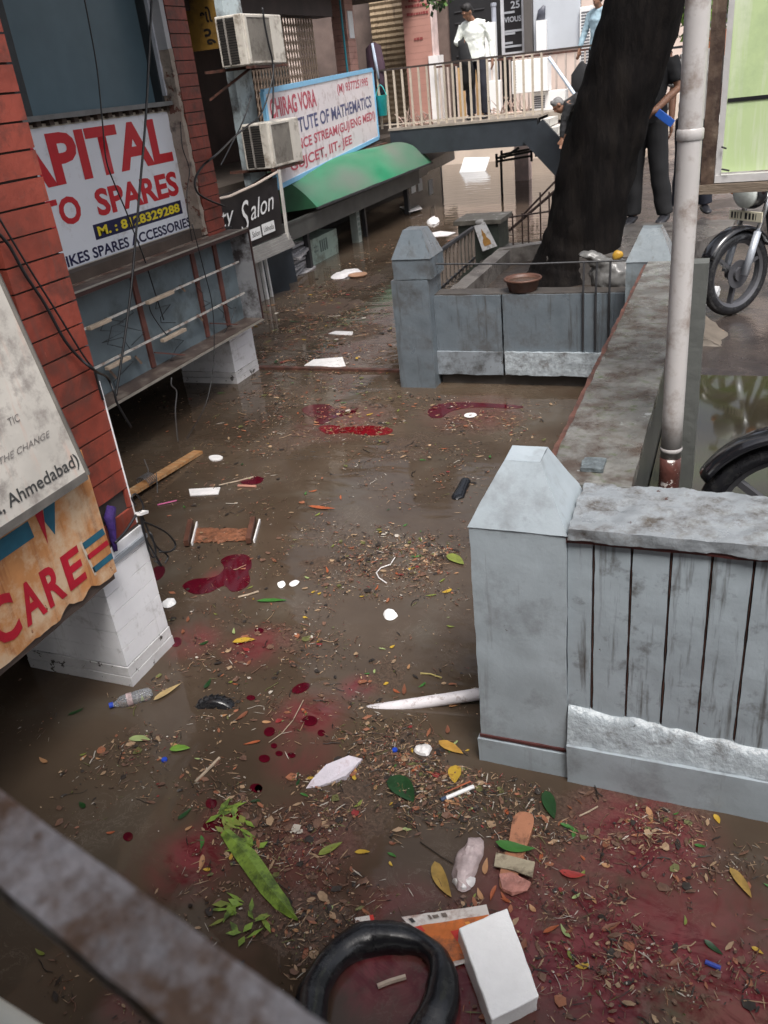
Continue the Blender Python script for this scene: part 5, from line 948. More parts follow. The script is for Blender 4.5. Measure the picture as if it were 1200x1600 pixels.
# ------------------------------------------------------------------ FLOATING THINGS (each placed on the water sheet)
def W(px, py, z=0.0): return on_z(px, py, z)
def smooth_loop(P, n=4):
    out = []; m = len(P)
    for i in range(m):
        a, b, c, d = P[i-1], P[i], P[(i+1) % m], P[(i+2) % m]
        for k in range(n):
            t = k/n; out.append(.5*((2*b) + (c-a)*t + (2*a-5*b+4*c-d)*t*t + (3*b-a-3*c+d)*t**3))
    return out
def flat(name, label, cat, pix, mat, z0=.001, z1=.007, smooth=False, worn=None, group=None, tilt=0, parent=None):
    P = [W(x, y, z1) for x, y in pix]
    if smooth: P = smooth_loop(P)
    m = MB(); m.prism([(p.x, p.y) for p in P], z0, z1)
    if tilt: m.v = [(v[0], v[1], v[2] + tilt*noise.noise(Vector(v)*9)) for v in m.v]
    return m.build(name, mat, parent, label=label, cat=cat, group=group, worn=worn)
DYEM = M('red_dye_film', (.062, .003, .009), .05, .25, 12, .02, 10)
DYEM2 = M('bright_red_film', (.13, .003, .007), .08, .25, 12, .05, 30)
def dye(label, pix, mat=DYEM, z=.0025): return flat('dye_slick', label, 'dye slick', pix, mat, .0005, z, True, group='red dye slicks')
dye('large boot shaped dark red dye slick near the fallen wooden tray', [(285, 916), (302, 905), (336, 901), (350, 888), (345, 876), (358, 868), (380, 866), (391, 872), (393, 885), (388, 893), (391, 908), (380, 920), (362, 924), (350, 915), (328, 925), (303, 928)])
dye('hook shaped dark red dye slick, nearest the floor rail', [(472, 640), (485, 633), (512, 632), (527, 640), (550, 641), (560, 637), (552, 646), (525, 652), (505, 662), (492, 660), (495, 652), (482, 650)])
dye('long bright red dye streak beside a white scrap', [(498, 668), (515, 664), (545, 667), (580, 665), (612, 670), (606, 678), (575, 680), (540, 676), (512, 678)], DYEM2)
dye('thin dark red dye arc around the white disc', [(668, 644), (678, 634), (705, 629), (740, 629), (790, 632), (818, 635), (800, 638), (750, 636), (718, 639), (700, 645), (690, 652), (674, 652)])
dye('dark red dye slick under the thin grey stick', [(375, 752), (395, 744), (412, 747), (405, 755), (385, 757)])
dye('dark red dye slick touching the back of the nearest white plinth', [(240, 888), (254, 884), (258, 892), (252, 902), (243, 906)])
for (px, py, a, b, r) in ((470, 1075, 15, 7, -.4), (421, 1143, 9, 7, -.3), (413, 1185, 9, 6, 0), (428, 1165, 5, 4, 0), (484, 1126, 12, 8, 0), (330, 1255, 9, 8, -.2), (329, 1291, 12, 9, 0), (348, 1284, 10, 8, .1), (200, 1307, 8, 7, -.3), (400, 1231, 10, 7, 0), (436, 1177, 6, 4, 0), (404, 1232, 6, 6, 0), (370, 1275, 12, 7, -.3), (455, 1180, 7, 4, 0), (502, 1145, 6, 5, 0), (392, 1090, 7, 4, 0), (405, 985, 7, 4, 0), (375, 1003, 10, 4, -.2), (275, 1003, 9, 7, -.4)):
    o = dye('small round dark red dye spot floating between the white plinth and the palm shoot', [(px + a*cos(q)*cos(r) - b*sin(q)*sin(r), py + a*cos(q)*sin(r) + b*sin(q)*cos(r)) for q in (0, .8, 1.6, 2.4, 3.14, 3.9, 4.7, 5.5)])
    o['group'] = 'small round red dye spots'; o.name = 'dye_spot'
# inner tube
c = W(588, 1572); tb = MB(); n_ = 72; path = []; rad = []
for i in range(n_):
    a = 2*pi*i/n_; k = 1 + .05*sin(2*a+.6) + .03*sin(3*a)
    path.append((c.x + .168*k*cos(a), c.y + .215*k*sin(a), .022 + .012*sin(a*2+1))); rad.append(.0475 - .010*max(0, cos(a-1.0))**8 + .005*sin(3*a+2))
tb.tube(path, rad, 20, closed=True)
for i in range(n_):
    a = 2*pi*i/n_
    if i % 2 == 0: pass
o = tb.build('inner_tube', RUBBER, label='half deflated black rubber inner tube floating at the bottom of the picture', cat='inner tube', smooth=True, worn=(.006, 14))
# foam block
FOAM = M('white_foam', (.92, .92, .92), .6, .04, 20, .2, 120)
top = [W(717, 1450, .07), W(793, 1418, .07), W(843, 1556, .07), W(768, 1594, .07)]
m = MB(); bt = [Vector((p.x-.012, p.y+.004, -.02)) for p in top]; m.hexa([bt[0], bt[3], bt[2], bt[1]], [top[0], top[3], top[2], top[1]], .025)
m.build('foam_block', FOAM, label='clean white rectangular foam block floating beside the black tube', cat='foam', worn=(.004, 25), bevel=.004)
# orange printed packet
pk = thing('packet', 'orange and white printed packet lying flat between the tube and the foam block', 'packet', W(680, 1460))
P = [W(627, 1433, .01), W(760, 1413, .01), W(782, 1492, .01), W(700, 1512, .01)]
def pq(u, v, z=0): return P[0].lerp(P[1], u).lerp(P[3].lerp(P[2], u), v) + Vector((0, 0, z))
def pquad(name, u0, u1, v0, v1, mat, z=.001):
    m = MB(); m.gq(pq(u0, v0, z), pq(u1, v0, z), pq(u1, v1, z), pq(u0, v1, z), .02); return m.build(name, mat, pk, worn=(.003, 25))
pquad('sheet', 0, 1, 0, 1, M('packet_white', (.62, .58, .55), .4, .1, 12, .1, dirt=((.25, .12, .08), .3, 10)), 0)
pquad('orange_print', .03, .99, .22, .93, M('packet_orange', (.55, .15, .03), .35, .25, 14, .15, dirt=((.15, .06, .03), .35, 12)), .0025)
for (a, b, cc, d, nm, col) in ((.05, .10, .06, .15, 'barcode', (.03, .03, .03)), (.28, .31, .06, .15, 'print', (.15, .12, .1)), (.33, .40, .07, .13, 'print', (.2, .15, .12)), (.44, .5, .06, .14, 'print', (.15, .12, .1)), (.42, .62, .42, .62, 'red_mark', (.5, .03, .02)), (.02, .12, .24, .34, 'red_mark', (.5, .03, .02)), (.5, .56, .72, .82, 'print', (.1, .05, .03)), (.66, .72, .3, .9, 'orange_band', (.7, .28, .05))):
    pquad(nm, a, b, cc, d, plain('print_' + nm, col), .005)
sp_ = thing('packet', 'tiny white and red packet just above the black tube', 'packet', W(570, 1437))
flat('wrapper', None, None, [(554, 1434), (583, 1429), (585, 1437), (556, 1443)], M('packet_white', (.62, .58, .55)), parent=sp_); flat('red_end', None, None, [(577, 1430), (583, 1429), (585, 1437), (579, 1438)], plain('print_red_mark', (.5, .03, .02)), .007, .0085, parent=sp_)
# slipper
sl_ = thing('slipper', 'worn tan slipper sole floating heel up under a green leaf and paper scraps', 'slipper', W(808, 1330))
flat('sole', None, None, [(796, 1310), (800, 1285), (806, 1272), (818, 1268), (832, 1273), (834, 1286), (829, 1303), (822, 1325), (815, 1350), (800, 1385), (785, 1390), (780, 1375), (784, 1350), (792, 1325)], M('tan_foam_rubber', (.36, .155, .085), .6, .15, 14, .2, 60, dirt=((.12, .05, .03), .25, 25)), -.004, .014, True, parent=sl_)
flat('paper_scrap', 'damp torn paper label stuck across the tan slipper', 'paper', [(775, 1332), (836, 1346), (832, 1372), (800, 1360), (772, 1353)], M('damp_paper', (.36, .31, .22), .7, .25, 14, .2, dirt=((.12, .09, .06), .4, 12)), .015, .019, tilt=.008)
flat('plastic_scrap', 'crumpled pinkish plastic scrap at the toe of the tan slipper', 'scrap', [(782, 1368), (800, 1362), (830, 1378), (824, 1392), (800, 1394), (784, 1388)], M('pinkish_plastic', (.36, .16, .13), .25, .4, 25, .6, 60), .012, .02, worn=(.012, 45))
GLEAF = M('wet_green_leaf', (.04, .14, .025), .3, .25, 14, .15, 40); DLEAF = M('dark_wet_green_leaf', (.012, .045, .012), .3, .3, 14, .15, 40)
YLEAF = M('yellow_leaf', (.42, .27, .03), .4, .2, 20, .1, 40, dirt=((.2, .08, .02), .25, 30)); TLEAF = M('tan_leaf', (.36, .19, .09), .5, .25, 20, .15, 40); OLEAF = M('rust_orange_leaf', (.30, .075, .025), .5, .3, 20, .15, 40)
PLEAF = M('pale_green_leaf', (.26, .32, .13), .4, .2, 18, .1, 40); BLEAF = M('red_brown_litter_leaf', (.17, .06, .03), .5, .3, 20, .15, 40); OLV = M('olive_leaf', (.16, .19, .035), .4, .25, 18, .1, 40)
def leaf_mesh(name, l, wd, mat, fold=.15, curl=.1, seed=0, tipk=1.0):
    rnd = random.Random(seed); m = MB(); n = 9; vs = []; bend = rnd.uniform(-.35, .35)
    for i in range(n+1):
        t = i/n; x = (t-.5)*l; wv = wd/2*(sin(pi*min(1, t**.8))**.75)*(1-.25*t*tipk) if 0 < i < n else .0006
        y0 = bend*l*(t-.5)**2; z = curl*l*(t-.5)**2*1.6
        vs += [(x, y0-wv, z+fold*wv), (x, y0, z), (x, y0+wv, z+fold*wv*rnd.uniform(.6, 1.4))]
    fs = []
    for i in range(n): fs += [(3*i, 3*i+1, 3*i+4, 3*i+3), (3*i+1, 3*i+2, 3*i+5, 3*i+4)]
    m.add(vs, fs); return m.mesh(name, mat, smooth=True)
def single_leaf(label, px, py, px2, py2, ratio, mat, seed=0, z=.006):
    a, b = W(px, py), W(px2, py2); l = (b-a).length; me = leaf_mesh('leaf', l, l*ratio, mat, .2, .06, seed)
    o = put(me, 'leaf', None, label=label, cat='leaf'); o.location = (a+b)/2 + Vector((0, 0, z)); o.rotation_euler = (0, 0, atan2((b-a).y, (b-a).x)); return o
single_leaf('glossy green leaf lying across the tan slipper', 774, 1327, 836, 1338, .34, GLEAF, 2, .022)
single_leaf('bright green oval leaf below the white plinth, beside a blue cap', 266, 1172, 298, 1170, .5, M('fresh_green_leaf', (.12, .24, .03), .35, .2, 14), 3)
single_leaf('pale grey green oval leaf left of the bright green one', 203, 1155, 236, 1157, .42, PLEAF, 4)
single_leaf('bright yellow oval leaf near the foot of the nearest gatepost', 711, 1198, 710, 1226, .62, YLEAF, 5)
single_leaf('long yellow brown leaf pointing down, left of the plastic wrapper', 676, 1350, 702, 1406, .34, M('mottled_yellow_leaf', (.27, .17, .04), .4, .35, 24), 6)
single_leaf('long pale tan leaf beside the clear plastic bottle', 240, 1096, 282, 1070, .28, M('pale_tan_leaf', (.38, .27, .12), .4, .3, 20), 7)
single_leaf('slim bright green leaf floating alone near the middle of the court', 402, 940, 450, 939, .2, GLEAF, 8)
single_leaf('broad yellow brown leaf beside a white scrap and blue cap', 686, 1160, 724, 1180, .4, M('amber_leaf', (.40, .22, .04), .4, .3, 16), 9)
single_leaf('slim rust orange leaf floating alone in open water', 482, 793, 524, 797, .2, OLEAF, 10)
single_leaf('pair tipped green yellow leaf left of the tyre in the debris, pale below', 498, 1338, 535, 1318, .36, OLV, 11)
single_leaf('big curled dark yellow leaf on the debris beside the gatepost', 700, 868, 725, 884, .5, OLV, 12)
single_leaf('ragged yellow brown leaf lying in the reddest water at the right', 1142, 1358, 1176, 1405, .3, M('mottled_yellow_leaf', (.27, .17, .04)), 13)
single_leaf('yellow torn leaf below the dark red boot shaped slick', 364, 1004, 400, 1000, .4, YLEAF, 14)
single_leaf('red brown leaf floating in the pink water right of the slipper', 874, 1366, 915, 1372, .38, M('red_brown_leaf', (.28, .03, .025), .4, .25, 16), 15)
single_leaf('dark green broad leaf sunk below the white foam shard', 612, 1215, 648, 1255, .6, DLEAF, 16)
single_leaf('dark green leaf standing off the near wall above the slipper', 852, 1238, 866, 1282, .4, DLEAF, 17)
# palm shoot
ps = thing('palm_shoot', 'ragged bright green palm shoot floating point down left of the black tube', 'palm shoot', W(405, 1360))
PAL = M('palm_green', (.16, .25, .035), .4, .3, 30, .3, 70, dirt=((.05, .08, .015), .4, 18))
m = MB(); stem = [(352, 1300, 9), (368, 1318, 14), (385, 1338, 17), (402, 1362, 17), (420, 1388, 16), (440, 1412, 14), (456, 1430, 7), (466, 1439, 1)]
L_s = []
for (px, py, wv) in stem: p = W(px, py, .008); L_s.append((p, W(px+wv*.8, py-wv*.5, .008), W(px-wv*.8, py+wv*.5, .008)))
for (p, a, b), (p2, a2, b2) in zip(L_s, L_s[1:]):
    m.add([a, p+Vector((0, 0, .012)), p2+Vector((0, 0, .012)), a2], [(0, 1, 2, 3)]); m.add([p+Vector((0, 0, .012)), b, b2, p2+Vector((0, 0, .012))], [(0, 1, 2, 3)])
m.build('blade', PAL, ps, worn=(.006, 60)); random.seed(31)
for (px, py, n, sz) in ((347, 1268, 9, 6), (372, 1292, 9, 8), (392, 1325, 8, 6), (356, 1418, 10, 9), (415, 1428, 4, 5), (375, 1463, 4, 7), (352, 1300, 5, 5), (382, 1428, 5, 10)):
    for k in range(n):
        x, y = px+random.gauss(0, sz), py+random.gauss(0, sz*.8); a = random.uniform(0, 6.28); l = random.uniform(18, 40)
        A, B = W(x, y, .006), W(x+l*cos(a), y+l*sin(a)*.8, .006+random.uniform(0, .012)); d = (B-A).cross(Z3).normalized()*random.uniform(.006, .014)
        m = MB(); m.add([A, (A+B)/2+d, B, (A+B)/2-d], [(0, 1, 2, 3)]); m.build('torn_leaflet', random.choice((PAL, PAL, OLV)), ps)
# pipe, foam shard, pen, wrappers
m = MB(); a, b = W(560, 1113, -.03), W(765, 1082, .05); m.tube([a, a.lerp(b, .3), a.lerp(b, .7), b], .0245, 16); m.build('plastic_pipe', M('scuffed_white_pvc', (.74, .71, .74), .35, .06, 10, .1, 40, dirt=((.2, .12, .1), .2, 26)), label='scuffed white plastic pipe slanting out of the water against the nearest gatepost', cat='pipe', smooth=True)
m = MB(); q = [W(478, 1232, .0), W(500, 1228, .006), W(540, 1212, .02), W(566, 1186, .01), W(545, 1180, .05), W(510, 1195, .06), W(487, 1218, .03)]
m.add([p for p in q] + [Vector((p.x, p.y, -.03)) for p in q], [tuple(range(7))] + [(i, (i+1) % 7, 7+(i+1) % 7, 7+i) for i in range(7)]); m.build('foam_shard', M('soiled_lilac_foam', (.56, .52, .58), .6, .1, 12, .2, 80, dirt=((.3, .2, .2), .25, 14)), label='long pale foam shard tilted in the debris left of the gatepost', cat='foam', worn=(.004, 30))
pn = thing('marker_pen', 'white marker pen with a dark end floating beside the nearest gatepost', 'pen', W(715, 1237))
for (p0, p1, mt, nm) in (((697, 1247), (740, 1229), SIGNWHITE, 'barrel'), ((689, 1250), (698, 1246), M('pen_dark', (.03, .05, .10)), 'cap'), ((694, 1239), (735, 1221), OLEAF, 'twig')): m = MB(); m.tube([W(*p0, .008), W(*p1, .008)], .0075 if nm != 'twig' else .003, 10); m.build(nm, mt, pn)
def crumple(name, label, cat, pix, mat, h=.03, amp=.012, fr=40):
    P = [W(x, y, .004) for x, y in pix]; cx = sum((p for p in P), Vector())/len(P); m = MB(); n = len(P); vs = []; rings = 6
    for j in range(rings+1):
        k = 1-j/rings
        for p in smooth_loop(P, 3): vs.append(cx + (p-cx)*k + Vector((0, 0, h*(1-k*k)**.5 if k < 1 else 0)))
    nn = n*3; fs = [(j*nn+i, j*nn+(i+1) % nn, (j+1)*nn+(i+1) % nn, (j+1)*nn+i) for j in range(rings) for i in range(nn)]
    m.add(vs, fs); return m.build(name, mat, label=label, cat=cat, worn=(amp, fr))
CLR = M('crumpled_clear_plastic', (.42, .34, .34), .15, .3, 20, .5, 60); WP = M('wet_white_paper', (.68, .66, .66), .5, .12, 20, .2)
crumple('plastic_wrapper', 'crumpled clear and white plastic wrapper left of the tan slipper', 'wrapper', [(738, 1308), (753, 1316), (750, 1350), (738, 1382), (722, 1394), (708, 1376), (712, 1345), (724, 1322)], CLR, .035, .014, 30)
crumple('white_scrap', 'white torn paper flap on the lower end of the crumpled plastic wrapper', 'paper', [(708, 1374), (738, 1370), (742, 1382), (728, 1392), (712, 1388)], WP, .02, .01, 60)
crumple('foam_lump', 'small white foam lump alone in open water left of the nearest gatepost', 'foam', [(599, 958), (606, 953), (617, 956), (621, 963), (612, 969), (602, 967)], FOAM, .022, .004, 50)
crumple('foam_lump', 'white foam lump touching the right edge of the nearest white plinth', 'foam', [(252, 946), (262, 937), (273, 937), (274, 944), (262, 950)], FOAM, .02, .004, 50)
crumple('white_scrap', 'torn white scrap with a green leaf behind, above the yellow oval leaf', 'scrap', [(646, 1172), (660, 1163), (674, 1166), (670, 1180), (656, 1180)], WP, .015, .008, 50)
crumple('white_scrap', 'white bit in the small heap of leaves left of the gatepost', 'scrap', [(433, 912), (442, 908), (446, 914), (438, 919)], FOAM, .01, .003, 50)
crumple('white_scrap', 'white wrapper with blue edge beside the white bit in the leaves', 'scrap', [(452, 911), (462, 907), (468, 909), (462, 915), (454, 916)], WP, .008, .003, 50)
flat('white_sheet', 'flat white sheet scrap floating right of the long wooden plank', 'sheet', [(295, 764), (344, 761), (341, 772), (297, 774)], WP, tilt=.006)
flat('foam_plate', 'small round white plate above the end of the wooden plank', 'plate', [(326, 714), (332, 711), (342, 711), (348, 714), (343, 718), (331, 719)], WP, -.002, .008, True)
dsc = MB(); c = W(735, 649, .006); dsc.lathe([(.012, 0), (.046, 0), (.046, .003), (.012, .003), (.012, 0)], c, 32); dsc.build('disc', WP, label='small white disc with a centre hole floating in the dark red arc', cat='disc')
flat('paper_sheet', 'white paper sheet lying on the water just behind the floor rail', 'paper', [(475, 571), (490, 562), (535, 558), (540, 571), (525, 574), (505, 572)], WP, tilt=.008)
flat('paper_strip', 'thin pale strip floating further up the court behind the paper sheet', 'strip', [(513, 521), (524, 517), (552, 518), (550, 523), (532, 523)], WP)
crumple('plastic_bag', 'soggy white plastic bag beside an orange rimmed plate far up the court', 'bag', [(516, 434), (530, 426), (558, 421), (566, 426), (548, 430), (534, 436)], WP, .04, .015, 20)
m = MB(); c = W(559, 432); m.lathe([(0, .01), (.09, .012), (.125, .03), (.128, .026), (.1, 0), (0, 0)], c, 28); m.build('plate', M('orange_rim_plate', (.42, .24, .15), .4, .2, 9), label='orange brown plate floating beside the soggy plastic bag', cat='plate', smooth=True)
flat('paper_sheet', 'white paper sheet curling above the water at the shop post', 'paper', [(624, 322), (652, 318), (660, 327), (640, 333)], WP, .03, .036, tilt=.05)
crumple('paper_lump', 'small crumpled white paper behind the cracked gatepost cap', 'paper', [(666, 348), (680, 341), (686, 346), (678, 351)], WP, .06, .02, 14)
flat('paper_sheet', 'torn white sheet floating right behind the cracked gatepost cap', 'paper', [(666, 365), (688, 361), (712, 363), (700, 368), (674, 370)], WP, tilt=.01)
# tray / wooden drawer
ty = thing('wooden_tray', 'broken brown wooden tray full of wet leaf litter floating in the middle', 'tray', W(345, 832))
for (p0, p1) in (((298, 815), (291, 849)), ((396, 811), (388, 845))):
    m = MB(); m.bar(W(*p0, .03), W(*p1, .03), .028, .035); m.build('side_board', M('dark_wet_wood', (.085, .035, .022), .5, .3, 9, .3, 40), ty); 
    a, b = W(p0[0]+10, p0[1]+2, .012), W(p1[0]+9, p1[1]+1, .012); m = MB(); m.bar(a, b, .008, .02); m.build('white_edge', WP, ty)
m = MB(); m.gq(W(300, 848, .006), W(390, 845, .006), W(392, 826, .006), W(306, 824, .006), .015); m.build('base', M('leaf_litter_base', (.16, .06, .028), .6, .5, 30, .8, 70), ty, worn=(.012, 40))
# plank with wire
m = MB(); a, b = W(196, 775, .055), W(310, 706, .012); m.bar(a, b, .075, .022); m.build('wooden_plank', M('wet_orange_plank', (.34, .16, .06), .5, .3, 5, .3, 30, stretch=(1, 6, 6), dirt=((.45, .33, .2), .4, 8)), label='long wet orange brown plank floating past the end of the nearest plinth', cat='plank', worn=None)
random.seed(17)
coil = MB(); d = (b-a).normalized(); sdv = d.cross(Z3)
pts = []
for i in range(60): t = .22+.12*i/60; q = i*.62; pts.append(a.lerp(b, t) + sdv*(.052*cos(q)) + Z3*(.02+.036*sin(q)))
coil.tube(pts, .0035, 5)
coil.build('wire_coil', M('grey_wire', (.10, .10, .105), .35), label='loops of grey wire wound round the floating plank', cat='wire')
for (p, q, lab) in (((232, 748), (212, 705), 'bent grey wire end standing up from the left of the plank'), ((246, 770), (245, 732), 'straight grey wire end standing up from the middle of the plank')):
    m = MB(); A = W(*p, .03); m.tube([A, A+Vector((.0, .02, .06)), A+Vector((-.02 if 'bent' in lab else .005, .03, .13))], .0035, 5); m.build('wire_end', M('grey_wire', (.10, .10, .105)), label=lab, cat='wire')
# tyre
c = W(335, 1104); m = MB(); R_ = Matrix.Rotation(radians(12), 3, 'Z')
prof = [(.075, -.03), (.098, -.034), (.112, -.022), (.116, 0), (.112, .022), (.098, .034), (.075, .03)]
m.lathe(prof, (c.x, c.y, -.078), 48, axis=(.22, -1, .2))
tyre = m.build('tyre', RUBBER, label='small black tyre half sunk in front of the nearest white plinth', cat='tyre', smooth=True)
ax = Vector((.22, -1, .2)).normalized(); qr = Vector((0, 0, 1)).rotation_difference(ax)
for k in range(26):
    a = 2*pi*k/26; m = MB(); p0 = Vector((c.x, c.y, -.078))
    m.tube([p0 + qr @ Vector((.1165*cos(a), .1165*sin(a), -.018)), p0 + qr @ Vector((.118*cos(a+.06), .118*sin(a+.06), 0)), p0 + qr @ Vector((.1165*cos(a), .1165*sin(a), .018))], .003, 5); m.build('tread_bar', RUBBER, tyre)
# bottle
bo = thing('bottle', 'clear plastic bottle with a blue cap lying in front of the nearest white plinth', 'bottle', W(208, 1090))
a, b = W(176, 1101, .016), W(238, 1082, .02); ax = (b-a).normalized(); l = (b-a).length
gl = bpy.data.materials.new('clear_pet'); gl.use_nodes = True; pb = gl.node_tree.nodes['Principled BSDF']; pb.inputs['Base Color'].default_value = (.82, .85, .9, 1); pb.inputs['Transmission Weight'].default_value = .85; pb.inputs['Roughness'].default_value = .08; pb.inputs['IOR'].default_value = 1.25
m = MB(); m.lathe([(.009, .0), (.010, .012), (.024, .035), (.028, .06), (.025, .075), (.028, .09), (.028, l-.03), (.024, l-.012), (.01, l)], a, 22, axis=ax); m.build('bottle_body', gl, bo, smooth=True, worn=(.003, 40))
m = MB(); m.lathe([(0, -.014), (.012, -.014), (.012, .003), (0, .003)], a, 14, axis=ax); m.build('cap', plain('blue_cap_plastic', (.01, .05, .40), .35), bo)
m = MB(); m.lathe([(.0285, .062), (.0285, .085)], a, 22, axis=ax); m.build('label_band', M('red_white_label', (.4, .3, .3), .5, .5, 40), bo)
for (px, py, r, lab) in ((617, 1173, .011, 'blue bottle cap floating right of the white foam shard'), (257, 1188, .012, 'blue bottle cap beside the bright green oval leaf')): m = MB(); m.lathe([(0, .008), (r*.9, .008), (r, .005), (r, -.004), (0, -.004)], W(px, py), 16); m.build('bottle_cap', plain('blue_cap_plastic', (.01, .05, .40)), label=lab, cat='cap')
m = MB(); m.tube([W(1102, 1503, .006), W(1126, 1513, .006)], .007, 8); m.build('blue_wrapper', M('blue_plastic_scrap', (.04, .07, .36), .35), label='rolled blue plastic scrap in the red water at the bottom right', cat='scrap')
# dark floating lumps
m = MB(); p = W(727, 755); q = W(715, 777); m.loft([((p.x, p.y+.04, -.002), .015, .012), ((p.x, p.y+.015, .004), .034, .030), ((p.x*.5+q.x*.5, p.y*.5+q.y*.5, .0), .036, .026), ((q.x, q.y, -.002), .042, .022), ((q.x-.01, q.y-.035, -.004), .02, .012)], (1, 0, 0), 16); put(remeshed(m, 'dark_shoe', M('wet_black_leather', (.012, .013, .016), .15, .2, 9, .2, 50), .006), 'shoe', None, label='wet black shoe barely above the water beside the nearest gatepost cap', cat='shoe')
# sticks and straws
def stick(label, pix, r, mat, cat='stick', nm='stick', z=.006):
    m = MB(); m.tube([W(x, y, z) for x, y in pix], r, 6); return m.build(nm, mat, label=label, cat=cat)
TW = M('pale_twig', (.33, .26, .19), .6, .3, 20); 
stick('pink drinking straw floating between the plank and the tray', [(246, 789), (272, 783), (276, 782)], .0045, plain('pink_plastic', (.55, .12, .28), .35), 'straw', 'straw')
stick('thin grey stick lying over a dark red slick behind the wooden tray', [(342, 758), (370, 752), (396, 745)], .005, TW)
stick('pale flat stick below the boot shaped red slick', [(372, 933), (388, 929), (404, 924)], .005, TW)
stick('white curved wire in the leaf heap left of the gatepost cap', [(617, 871), (610, 882), (595, 887), (588, 895), (592, 903), (604, 911)], .003, WP, 'wire', 'wire')
stick('pink and dark torch end floating right of the white sheet scrap', [(372, 759), (400, 760)], .009, M('pinkish_stick', (.42, .2, .15), .5, .2, 20))
stick('pale broken branch drifting below the tyre', [(305, 1222), (322, 1205), (343, 1184)], .006, TW)
stick('white bone like stick inside the black tube', [(590, 1541), (610, 1533), (634, 1526)], .008, M('pale_wet_wood', (.5, .4, .32), .5, .2, 20))
stick('long curved grey twig left of the plastic pipe', [(420, 1160), (440, 1146), (458, 1125), (474, 1094)], .002, TW, 'twig', 'twig')
stick('slanting dark twig across the crumpled wrapper', [(657, 1315), (690, 1338), (740, 1368)], .0025, M('dark_twig', (.05, .035, .025), .6), 'twig', 'twig')
stick('yellow reed lying in the debris near the right end of the plastic pipe', [(657, 1052), (672, 1053), (690, 1059)], .0035, M('yellow_reed', (.4, .33, .12), .5), 'reed', 'reed')
stick('long pale reed in the pink water by the near wall', [(905, 1275), (920, 1268), (934, 1260)], .003, TW, 'reed', 'reed')
# ------------------------------------------------------------------ LEAVES and fine litter
def blocked(p):
    x, y = p.x, p.y
    if y > 2.14 and x > -.75: return True
    if y > 5.95 and x > -2.52: return True
    if 2.15 < y < 2.62 and x < -2.24: return True
    if 5.9 < y < 6.5 and x < -3.93: return True
    if y > 6.5 and x < -5.15: return True
    if y > 15: return True
    return False
CL = [(690, 880, 40, 26, 9), (620, 890, 45, 14, 4), (510, 885, 60, 22, 6), (590, 920, 60, 30, 5), (460, 1000, 70, 28, 6), (600, 1060, 60, 40, 4), (620, 1180, 75, 45, 16), (560, 1260, 90, 50, 12), (700, 1220, 60, 50, 10), (500, 1290, 60, 60, 6), (420, 1340, 60, 70, 7), (480, 1450, 45, 50, 7), (660, 1340, 80, 60, 8), (820, 1270, 60, 40, 5), (960, 1290, 90, 40, 8), (900, 1400, 90, 60, 9), (1050, 1350, 80, 60, 6), (980, 1480, 120, 50, 9), (560, 650, 70, 18, 8), (760, 660, 55, 12, 6), (480, 610, 60, 14, 4), (640, 700, 100, 30, 4), (440, 690, 70, 30, 4), (330, 980, 50, 40, 5), (300, 1090, 80, 40, 5), (150, 1130, 90, 45, 4), (200, 1170, 60, 30, 3), (500, 480, 55, 18, 9), (560, 510, 50, 14, 8), (450, 520, 40, 16, 6), (560, 440, 60, 14, 4), (470, 560, 60, 8, 4), (520, 740, 150, 70, 9), (440, 640, 90, 25, 12), (620, 660, 110, 25, 12), (560, 860, 130, 40, 9), (650, 850, 60, 25, 8), (470, 470, 60, 25, 14), (530, 520, 60, 30, 16), (480, 540, 70, 25, 12), (560, 400, 70, 25, 9), (420, 560, 40, 20, 5), (500, 610, 120, 15, 9), (330, 740, 60, 60, 5), (350, 870, 60, 40, 3), (700, 740, 40, 20, 3), (400, 1150, 60, 60, 5), (760, 1400, 60, 50, 6), (1120, 1450, 60, 70, 4), (350, 1240, 60, 50, 4), (640, 380, 60, 10, 2), (540, 400, 70, 16, 3)]
def scatter(n, rnd, uni=.25, patchy=False):
    tw = sum(c[4] for c in CL); out = []
    while len(out) < n:
        if rnd.random() < uni: px, py = rnd.uniform(60, 1200), rnd.uniform(400, 1600)
        else:
            k = rnd.uniform(0, tw)
            for c in CL:
                k -= c[4]
                if k <= 0: break
            px, py = rnd.gauss(c[0], c[2]), rnd.gauss(c[1], c[3])
        if py < 300 or py > 1640 or px < -20 or px > 1230: continue
        p = W(px, py)
        if patchy and noise.noise(p*3.2+Vector((3, 1, 0))) + .6*noise.noise(p*8.5) + .35*noise.noise(p*21) < rnd.uniform(-.32, .30): continue
        if blocked(p) or Vector((p.x+.74, p.y-1.26)).length < .16: continue
        out.append(p)
    return out
rnd = random.Random(77)
KIND = [('small yellow leaf floating in the brown flood water', YLEAF, .035, .5, 34), ('small dry tan leaf floating in the brown flood water', TLEAF, .042, .42, 52), ('small rust orange leaf floating in the brown flood water', OLEAF, .045, .30, 36), ('small bright green leaf floating in the brown flood water', GLEAF, .045, .32, 30), ('small dark green leaf floating in the brown flood water', DLEAF, .05, .4, 26), ('small pale green leaf floating in the brown flood water', PLEAF, .036, .35, 26), ('small reddish brown leaf floating in the brown flood water', BLEAF, .045, .4, 50), ('small olive green leaf floating in the brown flood water', OLV, .045, .3, 26)]
k = 0
